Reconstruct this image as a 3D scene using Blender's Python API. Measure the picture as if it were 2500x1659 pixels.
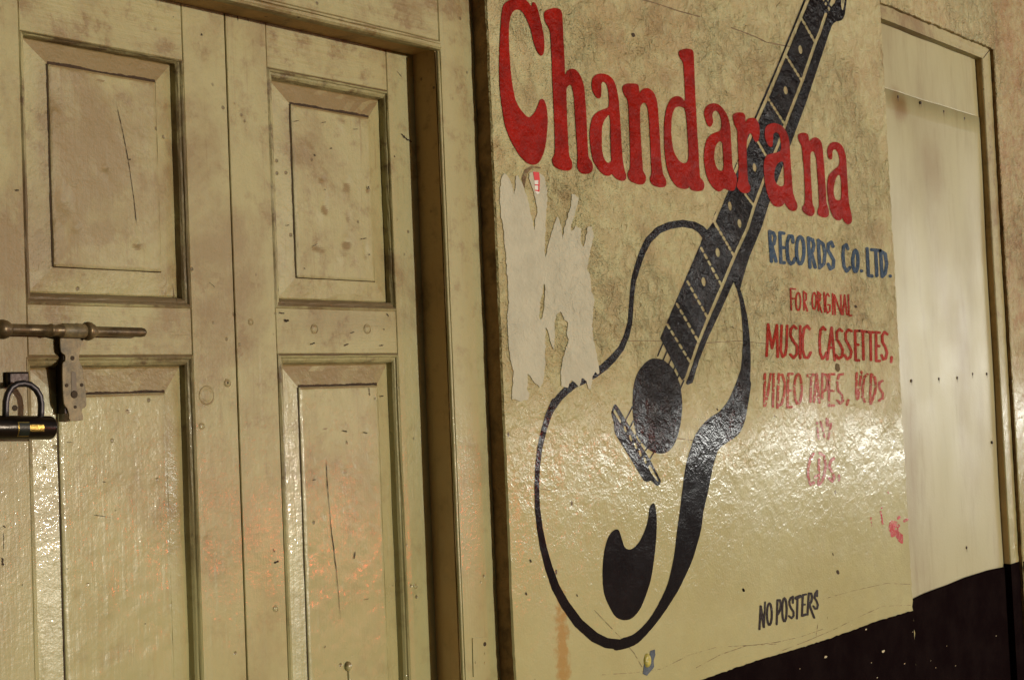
import bpy, math, random
import numpy as np
from mathutils import Matrix, Vector
random.seed(7)
for o in list(bpy.data.objects): bpy.data.objects.remove(o, do_unlink=True)
scene = bpy.context.scene
COL = scene.collection

# ------------------------------------------------------------------ camera
FPX = 3472.0; CX, CY = 1250.0, 829.5; DIST = 1.8; EYE = 1.6
_up = np.array([-3560., 83830., -FPX]); _up /= np.linalg.norm(_up)
_d = np.array([2929., -32.5, -FPX]); _d -= _up * _d.dot(_up); _d /= np.linalg.norm(_d)
_y = np.cross(_up, _d)
RC = np.stack([_d, _y, _up])                     # camera axes -> world axes
cam = bpy.data.objects.new('camera', bpy.data.cameras.new('camera')); COL.objects.link(cam)
cam.data.sensor_width = 36; cam.data.lens = 50; cam.data.clip_end = 500; cam.data.clip_start = .05
cam.matrix_world = Matrix.Translation((0, -DIST, EYE)) @ Matrix(RC.tolist()).to_4x4()
scene.camera = cam

# ------------------------------------------------------------------ light
_az = math.radians(15); SUN_DIR = Vector((math.sin(_az), -math.cos(_az), math.tan(math.radians(2)))).normalized()     # low evening sun across the street, a little to the right
world = bpy.data.worlds.new('World'); scene.world = world; world.use_nodes = True
wn = world.node_tree.nodes; wl = world.node_tree.links
sky = wn.new('ShaderNodeTexSky'); sky.sky_type = 'NISHITA'; sky.sun_disc = False
sky.sun_elevation = math.asin(SUN_DIR.z); sky.sun_rotation = math.atan2(SUN_DIR.x, SUN_DIR.y)
wl.new(sky.outputs[0], wn['Background'].inputs[0]); wn['Background'].inputs[1].default_value = 0.15
sl = bpy.data.lights.new('sun', 'SUN'); sl.energy = 1.9; sl.angle = math.radians(1.5); sl.color = (1, .96, .80)
sun = bpy.data.objects.new('sun', sl); COL.objects.link(sun)
sun.rotation_euler = SUN_DIR.to_track_quat('Z', 'Y').to_euler()
scene.view_settings.view_transform = 'Standard'; scene.view_settings.look = 'None'
scene.view_settings.gamma = 1; scene.view_settings.use_curve_mapping = False
scene.view_settings.exposure = 0.15

# ------------------------------------------------------------------ measuring
def W(px, py, y=0.):
    """where the line of sight through a measured point meets the upright plane at depth y"""
    r = RC @ np.array([px - CX, -(py - CY), -FPX]); t = (DIST + y) / r[1]
    return r[0] * t, r[2] * t + EYE
def crop(ox, oy, s):
    return lambda x, y: (ox + x / s, oy + y / s)
cA = crop(1180, 0, 2.8); cB = crop(1700, 0, 2.8); cC = crop(1180, 380, 2.528); cD = crop(1600, 500, 3.137)
cE = crop(1180, 900, 2.065); cF = crop(1700, 900, 2.066); cG = crop(2050, 0, 2.24); cH = crop(1840, 890, 4.9)
cK = crop(1440, 900, 5.227); cM = crop(1940, 0, 16.88); cN = crop(1830, 1400, 9.8); cP = crop(1200, 380, 2.528)
Z1 = crop(0, 0, 1.96); Z2 = crop(500, 0, 1.96); Z3 = crop(0, 700, 3.137); Z4 = crop(0, 1100, 2.805); Z5 = crop(500, 700, 1.635)
cL = crop(0, 760, 4.355); cS = crop(2300, 1100, 3.92)
def at(c, x, y, yy): 
    X, Z = W(*c(x, y), yy); return (X, yy, Z)

YA, YB = .038, .105      # depths of the door frame face and of the door leaves behind the wall face
# ------------------------------------------------------------------ object helpers
def link(name, verts, faces, m=None, parent=None, smooth=False):
    me = bpy.data.meshes.new(name); me.from_pydata([tuple(map(float, v)) for v in verts], [], faces); me.update()
    if m: me.materials.append(m)
    if smooth:
        me.polygons.foreach_set('use_smooth', [True] * len(me.polygons))
    o = bpy.data.objects.new(name, me); COL.objects.link(o)
    if parent: o.parent = parent
    return o
def thing(name, label, cat, loc=(0, 0, 0), group=None):
    o = bpy.data.objects.new(name, None); COL.objects.link(o); o.empty_display_size = .05
    o['label'] = label; o['category'] = cat
    if group: o['group'] = group
    return o
def tag(o, label=None, cat=None, group=None, kind=None):
    if label: o['label'] = label
    if cat: o['category'] = cat
    if group: o['group'] = group
    if kind: o['kind'] = kind
    return o
class MB:
    def __init__(s): s.v = []; s.f = []
    def add(s, v, f):
        n = len(s.v); s.v += list(v); s.f += [tuple(i + n for i in q) for q in f]; return s
    def box(s, x0, x1, y0, y1, z0, z1, c=0.):
        if c <= 0:
            v = [(x, y, z) for x in (x0, x1) for y in (y0, y1) for z in (z0, z1)]
            return s.add(v, [(0, 1, 3, 2), (4, 6, 7, 5), (0, 4, 5, 1), (2, 3, 7, 6), (0, 2, 6, 4), (1, 5, 7, 3)])
        # y0 is the front, its rim chamfered by c
        r = [[(x0, y1, z0), (x1, y1, z0), (x1, y1, z1), (x0, y1, z1)],
             [(x0, y0 + c, z0), (x1, y0 + c, z0), (x1, y0 + c, z1), (x0, y0 + c, z1)],
             [(x0 + c, y0, z0 + c), (x1 - c, y0, z0 + c), (x1 - c, y0, z1 - c), (x0 + c, y0, z1 - c)]]
        return s.rings(r, True)
    def rings(s, rs, cap=False):
        n = len(rs[0]); v = [p for r in rs for p in r]; f = []
        for i in range(len(rs) - 1):
            for k in range(n):
                f.append((i * n + k, i * n + (k + 1) % n, (i + 1) * n + (k + 1) % n, (i + 1) * n + k))
        if cap: f.append(tuple((len(rs) - 1) * n + k for k in range(n)))
        return s.add(v, f)
    def tube(s, pts, rad, n=16, caps=True):
        pts = [Vector(p) for p in pts]; rs = []
        if not hasattr(rad, '__len__'): rad = [rad] * len(pts)
        pu = None
        for i, p in enumerate(pts):
            a = pts[max(i - 1, 0)]; b = pts[min(i + 1, len(pts) - 1)]; t = (b - a).normalized()
            u = pu - t * pu.dot(t) if pu else t.orthogonal(); u.normalize(); w = t.cross(u); pu = u
            rs.append([tuple(p + (u * math.cos(q) + w * math.sin(q)) * rad[i]) for q in [2 * math.pi * k / n for k in range(n)]])
        s.rings(rs)
        if caps:
            N = len(s.v); s.f.append(tuple(range(N - n, N))); s.f.append(tuple(reversed(range(N - n * len(pts), N - n * len(pts) + n))))
        return s
    def prism(s, poly, y0, y1):
        n = len(poly); v = [(x, y0, z) for x, z in poly] + [(x, y1, z) for x, z in poly]
        return s.add(v, [tuple(range(n)), tuple(reversed(range(n, 2 * n)))] + [(k, n + k, n + (k + 1) % n, (k + 1) % n) for k in range(n)])
    def build(s, name, m, parent=None, smooth=False): return link(name, s.v, s.f, m, parent, smooth)

# ------------------------------------------------------------------ materials
def newmat(name):
    m = bpy.data.materials.new(name); m.use_nodes = True
    return m, m.node_tree, m.node_tree.nodes['Principled BSDF']
class N:
    """small node writer; every texture is laid out in metres in the world (geometry position)"""
    def __init__(s, nt):
        s.nt = nt; s.geo = nt.nodes.new('ShaderNodeNewGeometry'); s.P = s.geo.outputs['Position']
    def _in(s, sock, v):
        if hasattr(v, 'is_linked') or hasattr(v, 'links'): s.nt.links.new(v, sock)
        else: sock.default_value = v
    def map(s, scale=(1, 1, 1), loc=(0, 0, 0)):
        n = s.nt.nodes.new('ShaderNodeMapping'); s.nt.links.new(s.P, n.inputs[0])
        n.inputs['Scale'].default_value = scale; n.inputs['Location'].default_value = loc; return n.outputs[0]
    def noise(s, scale, detail=4, rough=.55, vec=None, dist=0.):
        n = s.nt.nodes.new('ShaderNodeTexNoise'); s._in(n.inputs['Vector'], vec or s.P)
        n.inputs['Scale'].default_value = scale; n.inputs['Detail'].default_value = detail
        n.inputs['Roughness'].default_value = rough; n.inputs['Distortion'].default_value = dist; return n.outputs[0]
    def voro(s, scale, feat='DISTANCE_TO_EDGE', vec=None, rnd=1.):
        n = s.nt.nodes.new('ShaderNodeTexVoronoi'); n.feature = feat; s._in(n.inputs['Vector'], vec or s.P)
        n.inputs['Scale'].default_value = scale; n.inputs['Randomness'].default_value = rnd; return n.outputs[0]
    def ramp(s, x, a, b, lo=0., hi=1.):
        n = s.nt.nodes.new('ShaderNodeMapRange'); n.interpolation_type = 'SMOOTHSTEP'
        s._in(n.inputs[0], x); n.inputs[1].default_value = a; n.inputs[2].default_value = b
        n.inputs[3].default_value = lo; n.inputs[4].default_value = hi; return n.outputs[0]
    def math(s, op, a, b=0.):
        n = s.nt.nodes.new('ShaderNodeMath'); n.operation = op; s._in(n.inputs[0], a); s._in(n.inputs[1], b); return n.outputs[0]
    def mul(s, a, b): return s.math('MULTIPLY', a, b)
    def add(s, a, b): return s.math('ADD', a, b)
    def mix(s, f, a, b):
        n = s.nt.nodes.new('ShaderNodeMix'); n.data_type = 'RGBA'; s._in(n.inputs[0], f)
        for k, v in ((6, a), (7, b)):
            if isinstance(v, tuple): n.inputs[k].default_value = (*v, 1)
            else: s.nt.links.new(v, n.inputs[k])
        return n.outputs[2]
    def xyz(s, k):
        n = s.nt.nodes.new('ShaderNodeSeparateXYZ'); s.nt.links.new(s.P, n.inputs[0]); return n.outputs[k]
    def spot(s, c, r, soft=.6, warp=.5, ws=12., stretch=(1, 1, 1)):
        """a stain of its own shape round point c"""
        vm = s.nt.nodes.new('ShaderNodeVectorMath'); vm.operation = 'SUBTRACT'; s.nt.links.new(s.P, vm.inputs[0]); vm.inputs[1].default_value = c
        v2 = s.nt.nodes.new('ShaderNodeVectorMath'); v2.operation = 'DIVIDE'; s.nt.links.new(vm.outputs[0], v2.inputs[0]); v2.inputs[1].default_value = [r * q for q in stretch]
        v3 = s.nt.nodes.new('ShaderNodeVectorMath'); v3.operation = 'LENGTH'; s.nt.links.new(v2.outputs[0], v3.inputs[0])
        d = s.add(v3.outputs['Value'], s.mul(s.math('SUBTRACT', s.noise(ws, 4, .6), .5), warp * 2))
        return s.ramp(d, 1., 1. - soft)
    def bump(s, h, dist=.001, strength=1., prev=None):
        n = s.nt.nodes.new('ShaderNodeBump'); s._in(n.inputs['Height'], h)
        n.inputs['Distance'].default_value = dist; n.inputs['Strength'].default_value = strength
        if prev is not None: s.nt.links.new(prev, n.inputs['Normal'])
        return n.outputs[0]

CREAM = (.40, .372, .18); PCREAM = (.47, .440, .235); DIRT_SHADE = (.20, .125, .045)
def n_s(n, f, a, b_): return n.add(a, n.mul(f, b_ - a))
def plaster_bump(n, k=1.):
    """relief shared by the plaster and by everything painted on it"""
    z = n.xyz(2)
    rough = n.ramp(n.add(z, n.mul(n.math('SUBTRACT', n.noise(2.2, 3), .5), .35)), 1.36, 1.80)                 # crusty above, smoother below
    patch = n.ramp(n.noise(3.1, 3, .5), .46, .60)
    crust = n.noise(26, 5, .62, n.map((1, 1, 1), (3, 0, 1)), .6)
    fine = n.noise(190, 2, .5)
    trowel = n.noise(9, 3, .5)
    streak = n.noise(60, 4, .6, n.map((1, 1, .28)))
    lump = n.noise(44, 3, .58, n.map((1, 1, 1), (1, 5, 2)))
    ridge = n.math('ABSOLUTE', n.math('SUBTRACT', n.noise(30, 4, .6, n.map((.8, 1, 1.2), (7, 1, 3)), .9), .5))
    b = n.bump(trowel, .0018, .6)
    b = n.bump(n.mul(lump, n_s(n, rough, .075, 1.)), .0092 * k, 1., b)
    b = n.bump(n.mul(crust, n.add(n.mul(n.mul(rough, n.add(n.mul(patch, .6), .45)), .9), .03)), .028 * k, 1., b)
    b = n.bump(n.mul(n.ramp(ridge, .0, .10), n.mul(rough, n.add(n.mul(patch, .6), .4))), .0016 * k, 1., b)
    b = n.bump(streak, .0005, .8, b)
    b = n.bump(n.mul(fine, n.add(.22, n.mul(rough, .55))), .0018 * k, 1., b)
    return b, rough, patch, crust
def mat_plaster():
    m, nt, p = newmat('cream_painted_plaster'); n = N(nt)
    b, rough, patch, crust = plaster_bump(n)
    x = n.xyz(0); z = n.xyz(2)
    big = n.ramp(n.noise(2.6, 5, .6, n.map((1, 1, 1), (5, 2, 0)), .8), .44, .66)
    mid = n.ramp(n.noise(11, 6, .7), .46, .68)
    grain = n.ramp(crust, .60, .44)
    fineg = n.ramp(n.noise(75, 6, .75), .50, .62)
    dirt = n.mul(n.add(n.mul(big, .30), n.add(n.mul(n.mul(mid, big), .30), n.add(n.mul(grain, .38), n.mul(fineg, .08)))), n.add(n.mul(rough, .72), .08))
    right = n.ramp(x, 4.6, 4.9)
    dirt = n.math('MINIMUM', n.add(dirt, n.mul(right, n.add(.25, n.mul(mid, .55)))), .92)
    col = n.mix(dirt, PCREAM, (.33, .195, .075))
    tint = n.mix(n.ramp(n.noise(1.7, 3), .3, .7), (1, 1, 1), (.90, .87, .78))
    mm = nt.nodes.new('ShaderNodeMix'); mm.data_type = 'RGBA'; mm.blend_type = 'MULTIPLY'; mm.inputs[0].default_value = 1
    nt.links.new(col, mm.inputs[6]); nt.links.new(tint, mm.inputs[7]); col = mm.outputs[2]
    specks = n.ramp(n.voro(16, 'F1', n.map((1, 1, .7))), .075, .04)
    col = n.mix(n.mul(specks, n.ramp(n.noise(5, 2), .5, .62)), col, (.08, .05, .025))
    for (c, a, b_, r, st, w) in [(cC, 1010, 560, .05, (1, 1, 2), .5), (cC, 500, 240, .035, (1, 1, 1), .55), (cC, 800, 880, .06, (1, 1, 1.2), .35), (cD, 1690, 230, .13, (1, 1, .5), .45),
                               (cA, 830, 260, .08, (1, 1, .6), .4), (cA, 1200, 150, .13, (1, 1, .6), .35), (cA, 1230, 540, .07, (1, 1, .6), .4), (cA, 320, 640, .05, (1, 1, .9), .45), (cB, 400, 440, .08, (1.3, 1, .7), .4)]:
        X, Z = W(*c(a, b_)); col = n.mix(n.mul(n.spot((X, 0, Z), r, .9, .6, 14, st), w), col, (.24, .145, .05))
    X, Z = W(*cE(400, 1430)); col = n.mix(n.mul(n.spot((X, 0, Z), .035, .7, .9, 60, (.8, 1, 5)), .75), col, (.38, .20, .05))
    rr = n.add(n.mul(n.noise(14, 4), .14), n.add(.12, n.mul(rough, .34)))
    nt.links.new(col, p.inputs['Base Color']); nt.links.new(rr, p.inputs['Roughness']); nt.links.new(b, p.inputs['Normal'])
    p.inputs['IOR'].default_value = 1.52
    nt.links.new(n.mul(n.ramp(rough, 0., .8, .8, .0), n.ramp(n.noise(12, 4, .6), .35, .6, .35, 1.)), p.inputs['Coat Weight']); p.inputs['Coat Roughness'].default_value = .09; nt.links.new(b, p.inputs['Coat Normal'])
    return m
def mat_sign(name, col, worn=0., dark=.6, rough=.28, bk=.8, spec=.5):
    m, nt, p = newmat(name); n = N(nt); b, rg, patch, crust = plaster_bump(n, bk)
    c2 = tuple(v * dark for v in col)
    c = n.mix(n.ramp(n.noise(13, 5, .65), .38, .66), col, c2)
    if worn: c = n.mix(n.mul(n.ramp(n.noise(70, 4, .7), .54, .62), worn), c, PCREAM)
    nt.links.new(c, p.inputs['Base Color']); nt.links.new(b, p.inputs['Normal'])
    nt.links.new(n.add(n.add(n.mul(n.noise(14, 4), .10), n.mul(rg, .12)), rough - .06), p.inputs['Roughness']); p.inputs['IOR'].default_value = 1.5; nt.links.new(n.ramp(rg, 0., .8, spec, spec * .3), p.inputs['Specular IOR Level'])
    return m
def mat_wood(name, base=CREAM, grain=(1, 1, .05), dirtk=1., rough=.30, gb=1., fine=1., dcol=DIRT_SHADE, lock=False):
    m, nt, p = newmat(name); n = N(nt)
    g = n.noise(95, 3, .6, n.map(grain)); soft = n.noise(7, 3, .5); f = n.noise(180, 2, .55)
    lump = n.noise(38, 4, .55)
    b = n.bump(soft, .0022, .5); lowz = n.ramp(n.add(n.xyz(2), n.mul(n.noise(3, 2), .4)), 1.2, 1.95, .16, 1.1); b = n.bump(n.mul(lump, lowz), .0024, .8, b); b = n.bump(g, .0009 * gb, .85, b); b = n.bump(n.mul(f, lowz), .00075 * fine, .9, b)
    chip = n.ramp(n.voro(30, 'F1', n.map((1, 1, 1))), .13, .05)
    chipm = n.mul(chip, n.ramp(n.noise(7, 2), .52, .60))
    crackv = n.math('ABSOLUTE', n.math('SUBTRACT', n.noise(12, 3, .5, n.map((1, 1, .13), (2, 1, 0))), .5))
    crack = n.mul(n.ramp(crackv, .006, .0015), n.ramp(n.noise(4, 2), .68, .74))
    b = n.bump(n.math('SUBTRACT', 1., n.math('MAXIMUM', chipm, crack)), .0012, .9, b)
    d = n.mul(n.ramp(n.noise(3.6, 6, .68, n.map((1, 1, .8), (0, 4, 0)), .4), .44, .72), .42 * dirtk)
    d = n.add(d, n.mul(n.ramp(n.noise(24, 5, .7), .50, .74), .28 * dirtk))
    d = n.add(d, n.mul(n.ramp(g, .58, .75), .14))
    nz = nt.nodes.new('ShaderNodeSeparateXYZ'); nt.links.new(n.geo.outputs['True Normal'], nz.inputs[0])
    dust_shade = n.mul(n.ramp(nz.outputs[2], .04, .2), n.add(.62, n.mul(n.noise(20, 4, .6), .35)))   # shade of upward faces put into the colour, over settled dirt
    z = n.xyz(2)
    up = n.ramp(z, 1.1, 2.0)
    d = n.math('MINIMUM', n.add(n.mul(d, n.add(.75, n.mul(up, 1.2))), n.add(dust_shade, n.mul(up, .24))), .9)  # darker higher up: light falloff put into the colour along with the dirt
    col = n.mix(d, base, dcol)
    X, Z = W(*cL(430, 420), YB); col = n.mix(n.mul(n.spot((X, YB, Z), .13, .9, .6, 16, (1.3, 1, .9)), .5), col, (.17, .105, .045))
    X, Z = W(*cL(60, 900), YB); col = n.mix(n.mul(n.spot((X, YB, Z), .09, .9, .6, 16, (1., 1, 1.7)), .5), col, (.17, .105, .045))
    X, Z = W(*Z5(560, 130), YB); col = n.mix(n.mul(n.spot((X, YB, Z), .10, .9, .6, 16, (2.2, 1, .5)), .35), col, (.17, .105, .045))
    col = n.mix(n.mul(n.ramp(n.noise(1.9, 2), .4, .7), .25), col, (.40, .36, .20))
    col = n.mix(n.math('MAXIMUM', n.mul(chipm, .8), n.mul(crack, .85)), col, (.10, .06, .03))
    nt.links.new(col, p.inputs['Base Color']); nt.links.new(b, p.inputs['Normal'])
    nt.links.new(n.add(n.mul(up, .26), n.add(n.mul(n.noise(11, 4), .18), rough - .08)), p.inputs['Roughness']); p.inputs['IOR'].default_value = 1.52
    nt.links.new(n.mul(n.ramp(up, 0., .75, 1., .0), n.ramp(n.noise(16, 4, .6), .35, .6, .15, .75)), p.inputs['Coat Weight']); p.inputs['Coat Roughness'].default_value = .055; nt.links.new(b, p.inputs['Coat Normal'])
    return m
def mat_simple(name, col, rough=.6, metal=0., var=.35, scale=20, bump=.0006, bs=120, alt=None):
    m, nt, p = newmat(name); n = N(nt)
    c = n.mix(n.ramp(n.noise(scale, 5, .65), .35, .7), col, alt or tuple(v * (1 - var) for v in col))
    nt.links.new(c, p.inputs['Base Color']); nt.links.new(n.bump(n.noise(bs, 5, .6), bump, .9), p.inputs['Normal'])
    p.inputs['Roughness'].default_value = rough; p.inputs['Metallic'].default_value = metal
    return m
M = {}
M['plaster'] = mat_plaster()
M['wood'] = mat_wood('old_cream_gloss_paint_on_wood')
M['rail'] = mat_wood('old_cream_paint_across_the_grain', grain=(.05, 1, 1), dirtk=1.3, gb=2.6)
M['panelwood'] = mat_wood('cream_paint_on_panel', grain=(1, 1, .06), dirtk=1.0, rough=.27)
M['mould'] = mat_wood('grimy_shaded_moulding_paint', dirtk=1.4, dcol=(.095, .05, .022))  # darker tone deepens the shade painted on the lower ledges, with dirt
M['jamb'] = mat_wood('grimy_door_jamb', base=(.58, .37, .16), dirtk=.9, rough=.42)
M['edge'] = mat_simple('raw_brown_plaster_edge', (.34, .20, .085), .8, 0, .6, 22, .004, 90)
M['red'] = mat_sign('red_sign_paint', (.31, .009, .003), 0, .62, .3, .45, .22)
M['red2'] = mat_sign('thin_red_sign_paint', (.36, .026, .009), .0, .8, .28, .8, .35)
M['red3'] = mat_sign('worn_red_sign_paint', (.37, .038, .014), .35, .8)
M['black'] = mat_sign('black_sign_paint', (.007, .005, .006), 0, .8, .15, .5, .42)
M['brownblack'] = mat_sign('brown_black_sign_paint', (.016, .008, .006), 0, .8, .35, .8, .2)
M['blue'] = mat_sign('blue_sign_paint', (.035, .07, .13), .12, .7)
M['cream_sign'] = mat_sign('cream_sign_paint', (.50, .45, .27), 0, .85)

# ------------------------------------------------------------------ brush shapes -> meshes
def smooth_poly(pts, sub=3):
    P = np.array(pts, float); n = len(P); out = []
    for i in range(n):
        p0, p1, p2, p3 = P[i - 1], P[i], P[(i + 1) % n], P[(i + 2) % n]
        for k in range(sub):
            t = k / sub
            out.append(.5 * ((2 * p1) + (-p0 + p2) * t + (2 * p0 - 5 * p1 + 4 * p2 - p3) * t * t + (-p0 + 3 * p1 - 3 * p2 + p3) * t ** 3))
    return np.array(out)
def sd_poly(X, Y, P):
    d = np.full(X.shape, 1e9); ins = np.zeros(X.shape, bool)
    for i in range(len(P)):
        a = P[i - 1]; b = P[i]; e = b - a; L = e.dot(e)
        if L < 1e-9: continue
        wx = X - a[0]; wy = Y - a[1]; t = np.clip((wx * e[0] + wy * e[1]) / L, 0, 1)
        d = np.minimum(d, (wx - e[0] * t) ** 2 + (wy - e[1] * t) ** 2)
        if a[1] != b[1]:
            c = ((a[1] > Y) != (b[1] > Y)) & (X < (b[0] - a[0]) * (Y - a[1]) / (b[1] - a[1]) + a[0]); ins ^= c
    d = np.sqrt(d); return np.where(ins, -d, d)
def sd_stroke(X, Y, pts, r):
    d = np.full(X.shape, 1e9)
    if not hasattr(r, '__len__'): r = [r] * len(pts)
    if len(pts) == 1: pts = [pts[0], (pts[0][0] + .01, pts[0][1])]; r = [r[0]] * 2
    P = np.array(pts, float)
    for i in range(len(P) - 1):
        a = P[i]; e = P[i + 1] - a; L = max(e.dot(e), 1e-9); wx = X - a[0]; wy = Y - a[1]
        t = np.clip((wx * e[0] + wy * e[1]) / L, 0, 1)
        d = np.minimum(d, np.hypot(wx - e[0] * t, wy - e[1] * t) - (r[i] + (r[i + 1] - r[i]) * t))
    return d
def vnoise(X, Y, s, seed=0):
    rs = np.random.RandomState(seed); T = rs.rand(64, 64); x = X / s; y = Y / s
    xi = np.floor(x).astype(int); yi = np.floor(y).astype(int); fx = x - xi; fy = y - yi
    fx = fx * fx * (3 - 2 * fx); fy = fy * fy * (3 - 2 * fy)
    g = lambda a, b: T[a % 64, b % 64]
    return (g(xi, yi) * (1 - fx) * (1 - fy) + g(xi + 1, yi) * fx * (1 - fy) + g(xi, yi + 1) * (1 - fx) * fy + g(xi + 1, yi + 1) * fx * fy) - .5
def brush(name, m, parent, ops, h=2., y=-.0006, jit=.5, seed=1, worn=0., smooth=True):
    """ops: ('+'|'-', 'poly'|'line', points in photo pixels, radius). Union/cut, then meshed on the wall plane."""
    allp = np.array([p for o in ops if o[0] == '+' for p in o[2]]); mr = max([np.max(o[3]) if o[1] == 'line' else 0 for o in ops if o[0] == '+'])
    x0, y0 = allp.min(0) - mr - 3 * h; x1, y1 = allp.max(0) + mr + 3 * h
    gx = np.arange(x0, x1 + h, h); gy = np.arange(y0, y1 + h, h); X, Y = np.meshgrid(gx, gy, indexing='ij')
    S = np.full(X.shape, 1e3)
    for o in ops:
        q = sd_poly(X, Y, smooth_poly(o[2]) if smooth and len(o[2]) > 5 else np.array(o[2], float)) if o[1] == 'poly' else sd_stroke(X, Y, o[2], o[3])
        if o[0] == '+': S = np.minimum(S, q)
        else: S = np.maximum(S, -q)
    S = S + jit * vnoise(X, Y, 9, seed) + jit * .6 * vnoise(X, Y, 4, seed + 1)
    if worn: S = np.maximum(S, worn * (vnoise(X, Y, 3.2, seed + 5) * 3 + vnoise(X, Y, 9, seed + 6) * 1.5 - .95))
    ins = S < 0; nx, ny = S.shape; vid = {}; V = []; Fc = []
    def vert(key, px, py):
        if key not in vid:
            vid[key] = len(V); a, b = W(px, py, y); V.append((a, y, b))
        return vid[key]
    C = ins[:-1, :-1].astype(int) + ins[1:, :-1] + ins[1:, 1:] + ins[:-1, 1:]
    for i, j in zip(*np.nonzero(C)):
        cs = [(i, j), (i + 1, j), (i + 1, j + 1), (i, j + 1)]; poly = []
        for k in range(4):
            a = cs[k]; b = cs[(k + 1) % 4]
            if ins[a]: poly.append(vert(('v',) + a, gx[a[0]], gy[a[1]]))
            if ins[a] != ins[b]:
                lo, hi = (a, b) if a < b else (b, a); t = S[lo] / (S[lo] - S[hi])
                poly.append(vert(('e',) + lo + hi, gx[lo[0]] + (gx[hi[0]] - gx[lo[0]]) * t, gy[lo[1]] + (gy[hi[1]] - gy[lo[1]]) * t))
        if len(poly) > 2: Fc.append(tuple(poly))
    return link(name, V, Fc, m, parent)
def T(c, pts): return [c(*p) for p in pts]

# ================================================================== the place round the wall
ground = MB().box(-60, 90, -70, 4, -.30, 0).build('ground', mat_simple('dark_tarmac', (.022, .02, .018), .9, 0, .4, 1.5, .004, 40)); tag(ground, kind='structure')
pave = MB().box(-60, 90, -4.7, .2, .002, .12).build('pavement', mat_simple('pale_dusty_paving', (.60, .49, .32), .9, 0, .25, 1.5, .004, 40)); tag(pave, kind='structure')
GH = 3.3
# ================================================================== mural wall
WX0, WX1 = 2.105, 3.881
wall = thing('painted_wall', 'cream plaster wall painted with red lettering and a black guitar between the two doorways', 'wall', (WX0, 0, 0))
zs = np.linspace(0, GH, 260); rs = np.random.RandomState(3)
jl = WX0 + np.cumsum(rs.normal(0, .0008, 260)) * .35 + rs.normal(0, .0006, 260); jl = WX0 + (jl - jl.mean()) * .8
jr = WX1 + rs.normal(0, .0022, 260)
v = []; f = []
for i, z in enumerate(zs):
    v += [(jl[i] + .001, .16, z), (jl[i] + .0045 * 0 + .0005, .004, z), (jl[i] + .003, 0, z), (jr[i] - .003, 0, z), (jr[i], .003, z), (WX1, .16, z)]
for i in range(259):
    for k in range(5): f.append((i * 6 + k, i * 6 + k + 1, i * 6 + 7 + k, i * 6 + 6 + k))
slab = link('plaster_face', [q for q in v], f, M['plaster'], wall)
slab.data.materials.append(M['edge'])
for i, poly in enumerate(slab.data.polygons):
    if i % 5 == 0: poly.material_index = 1
dado_m = mat_simple('black_dado_paint', (.007, .004, .0045), .7, 0, .3, 9, .0022, 60, alt=(.011, .007, .007))
dado_m.node_tree.nodes['Principled BSDF'].inputs['Specular IOR Level'].default_value = .0
def dado(parent, xs, zf, y):
    v = []; 
    for x in xs: v += [(x, y, zf(x)), (x, y, .05)]
    return link('black_dado', v, [(2 * i, 2 * i + 1, 2 * i + 3, 2 * i + 2) for i in range(len(xs) - 1)], dado_m, parent)
rz = np.random.RandomState(5)
dado(wall, np.linspace(WX0 + .004, WX1 - .004, 160), lambda x: .9445 + .007 * (x - 2.7) * 0 + rz.normal(0, .0006) + .002 * math.sin(x * 9), -.0012)

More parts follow.
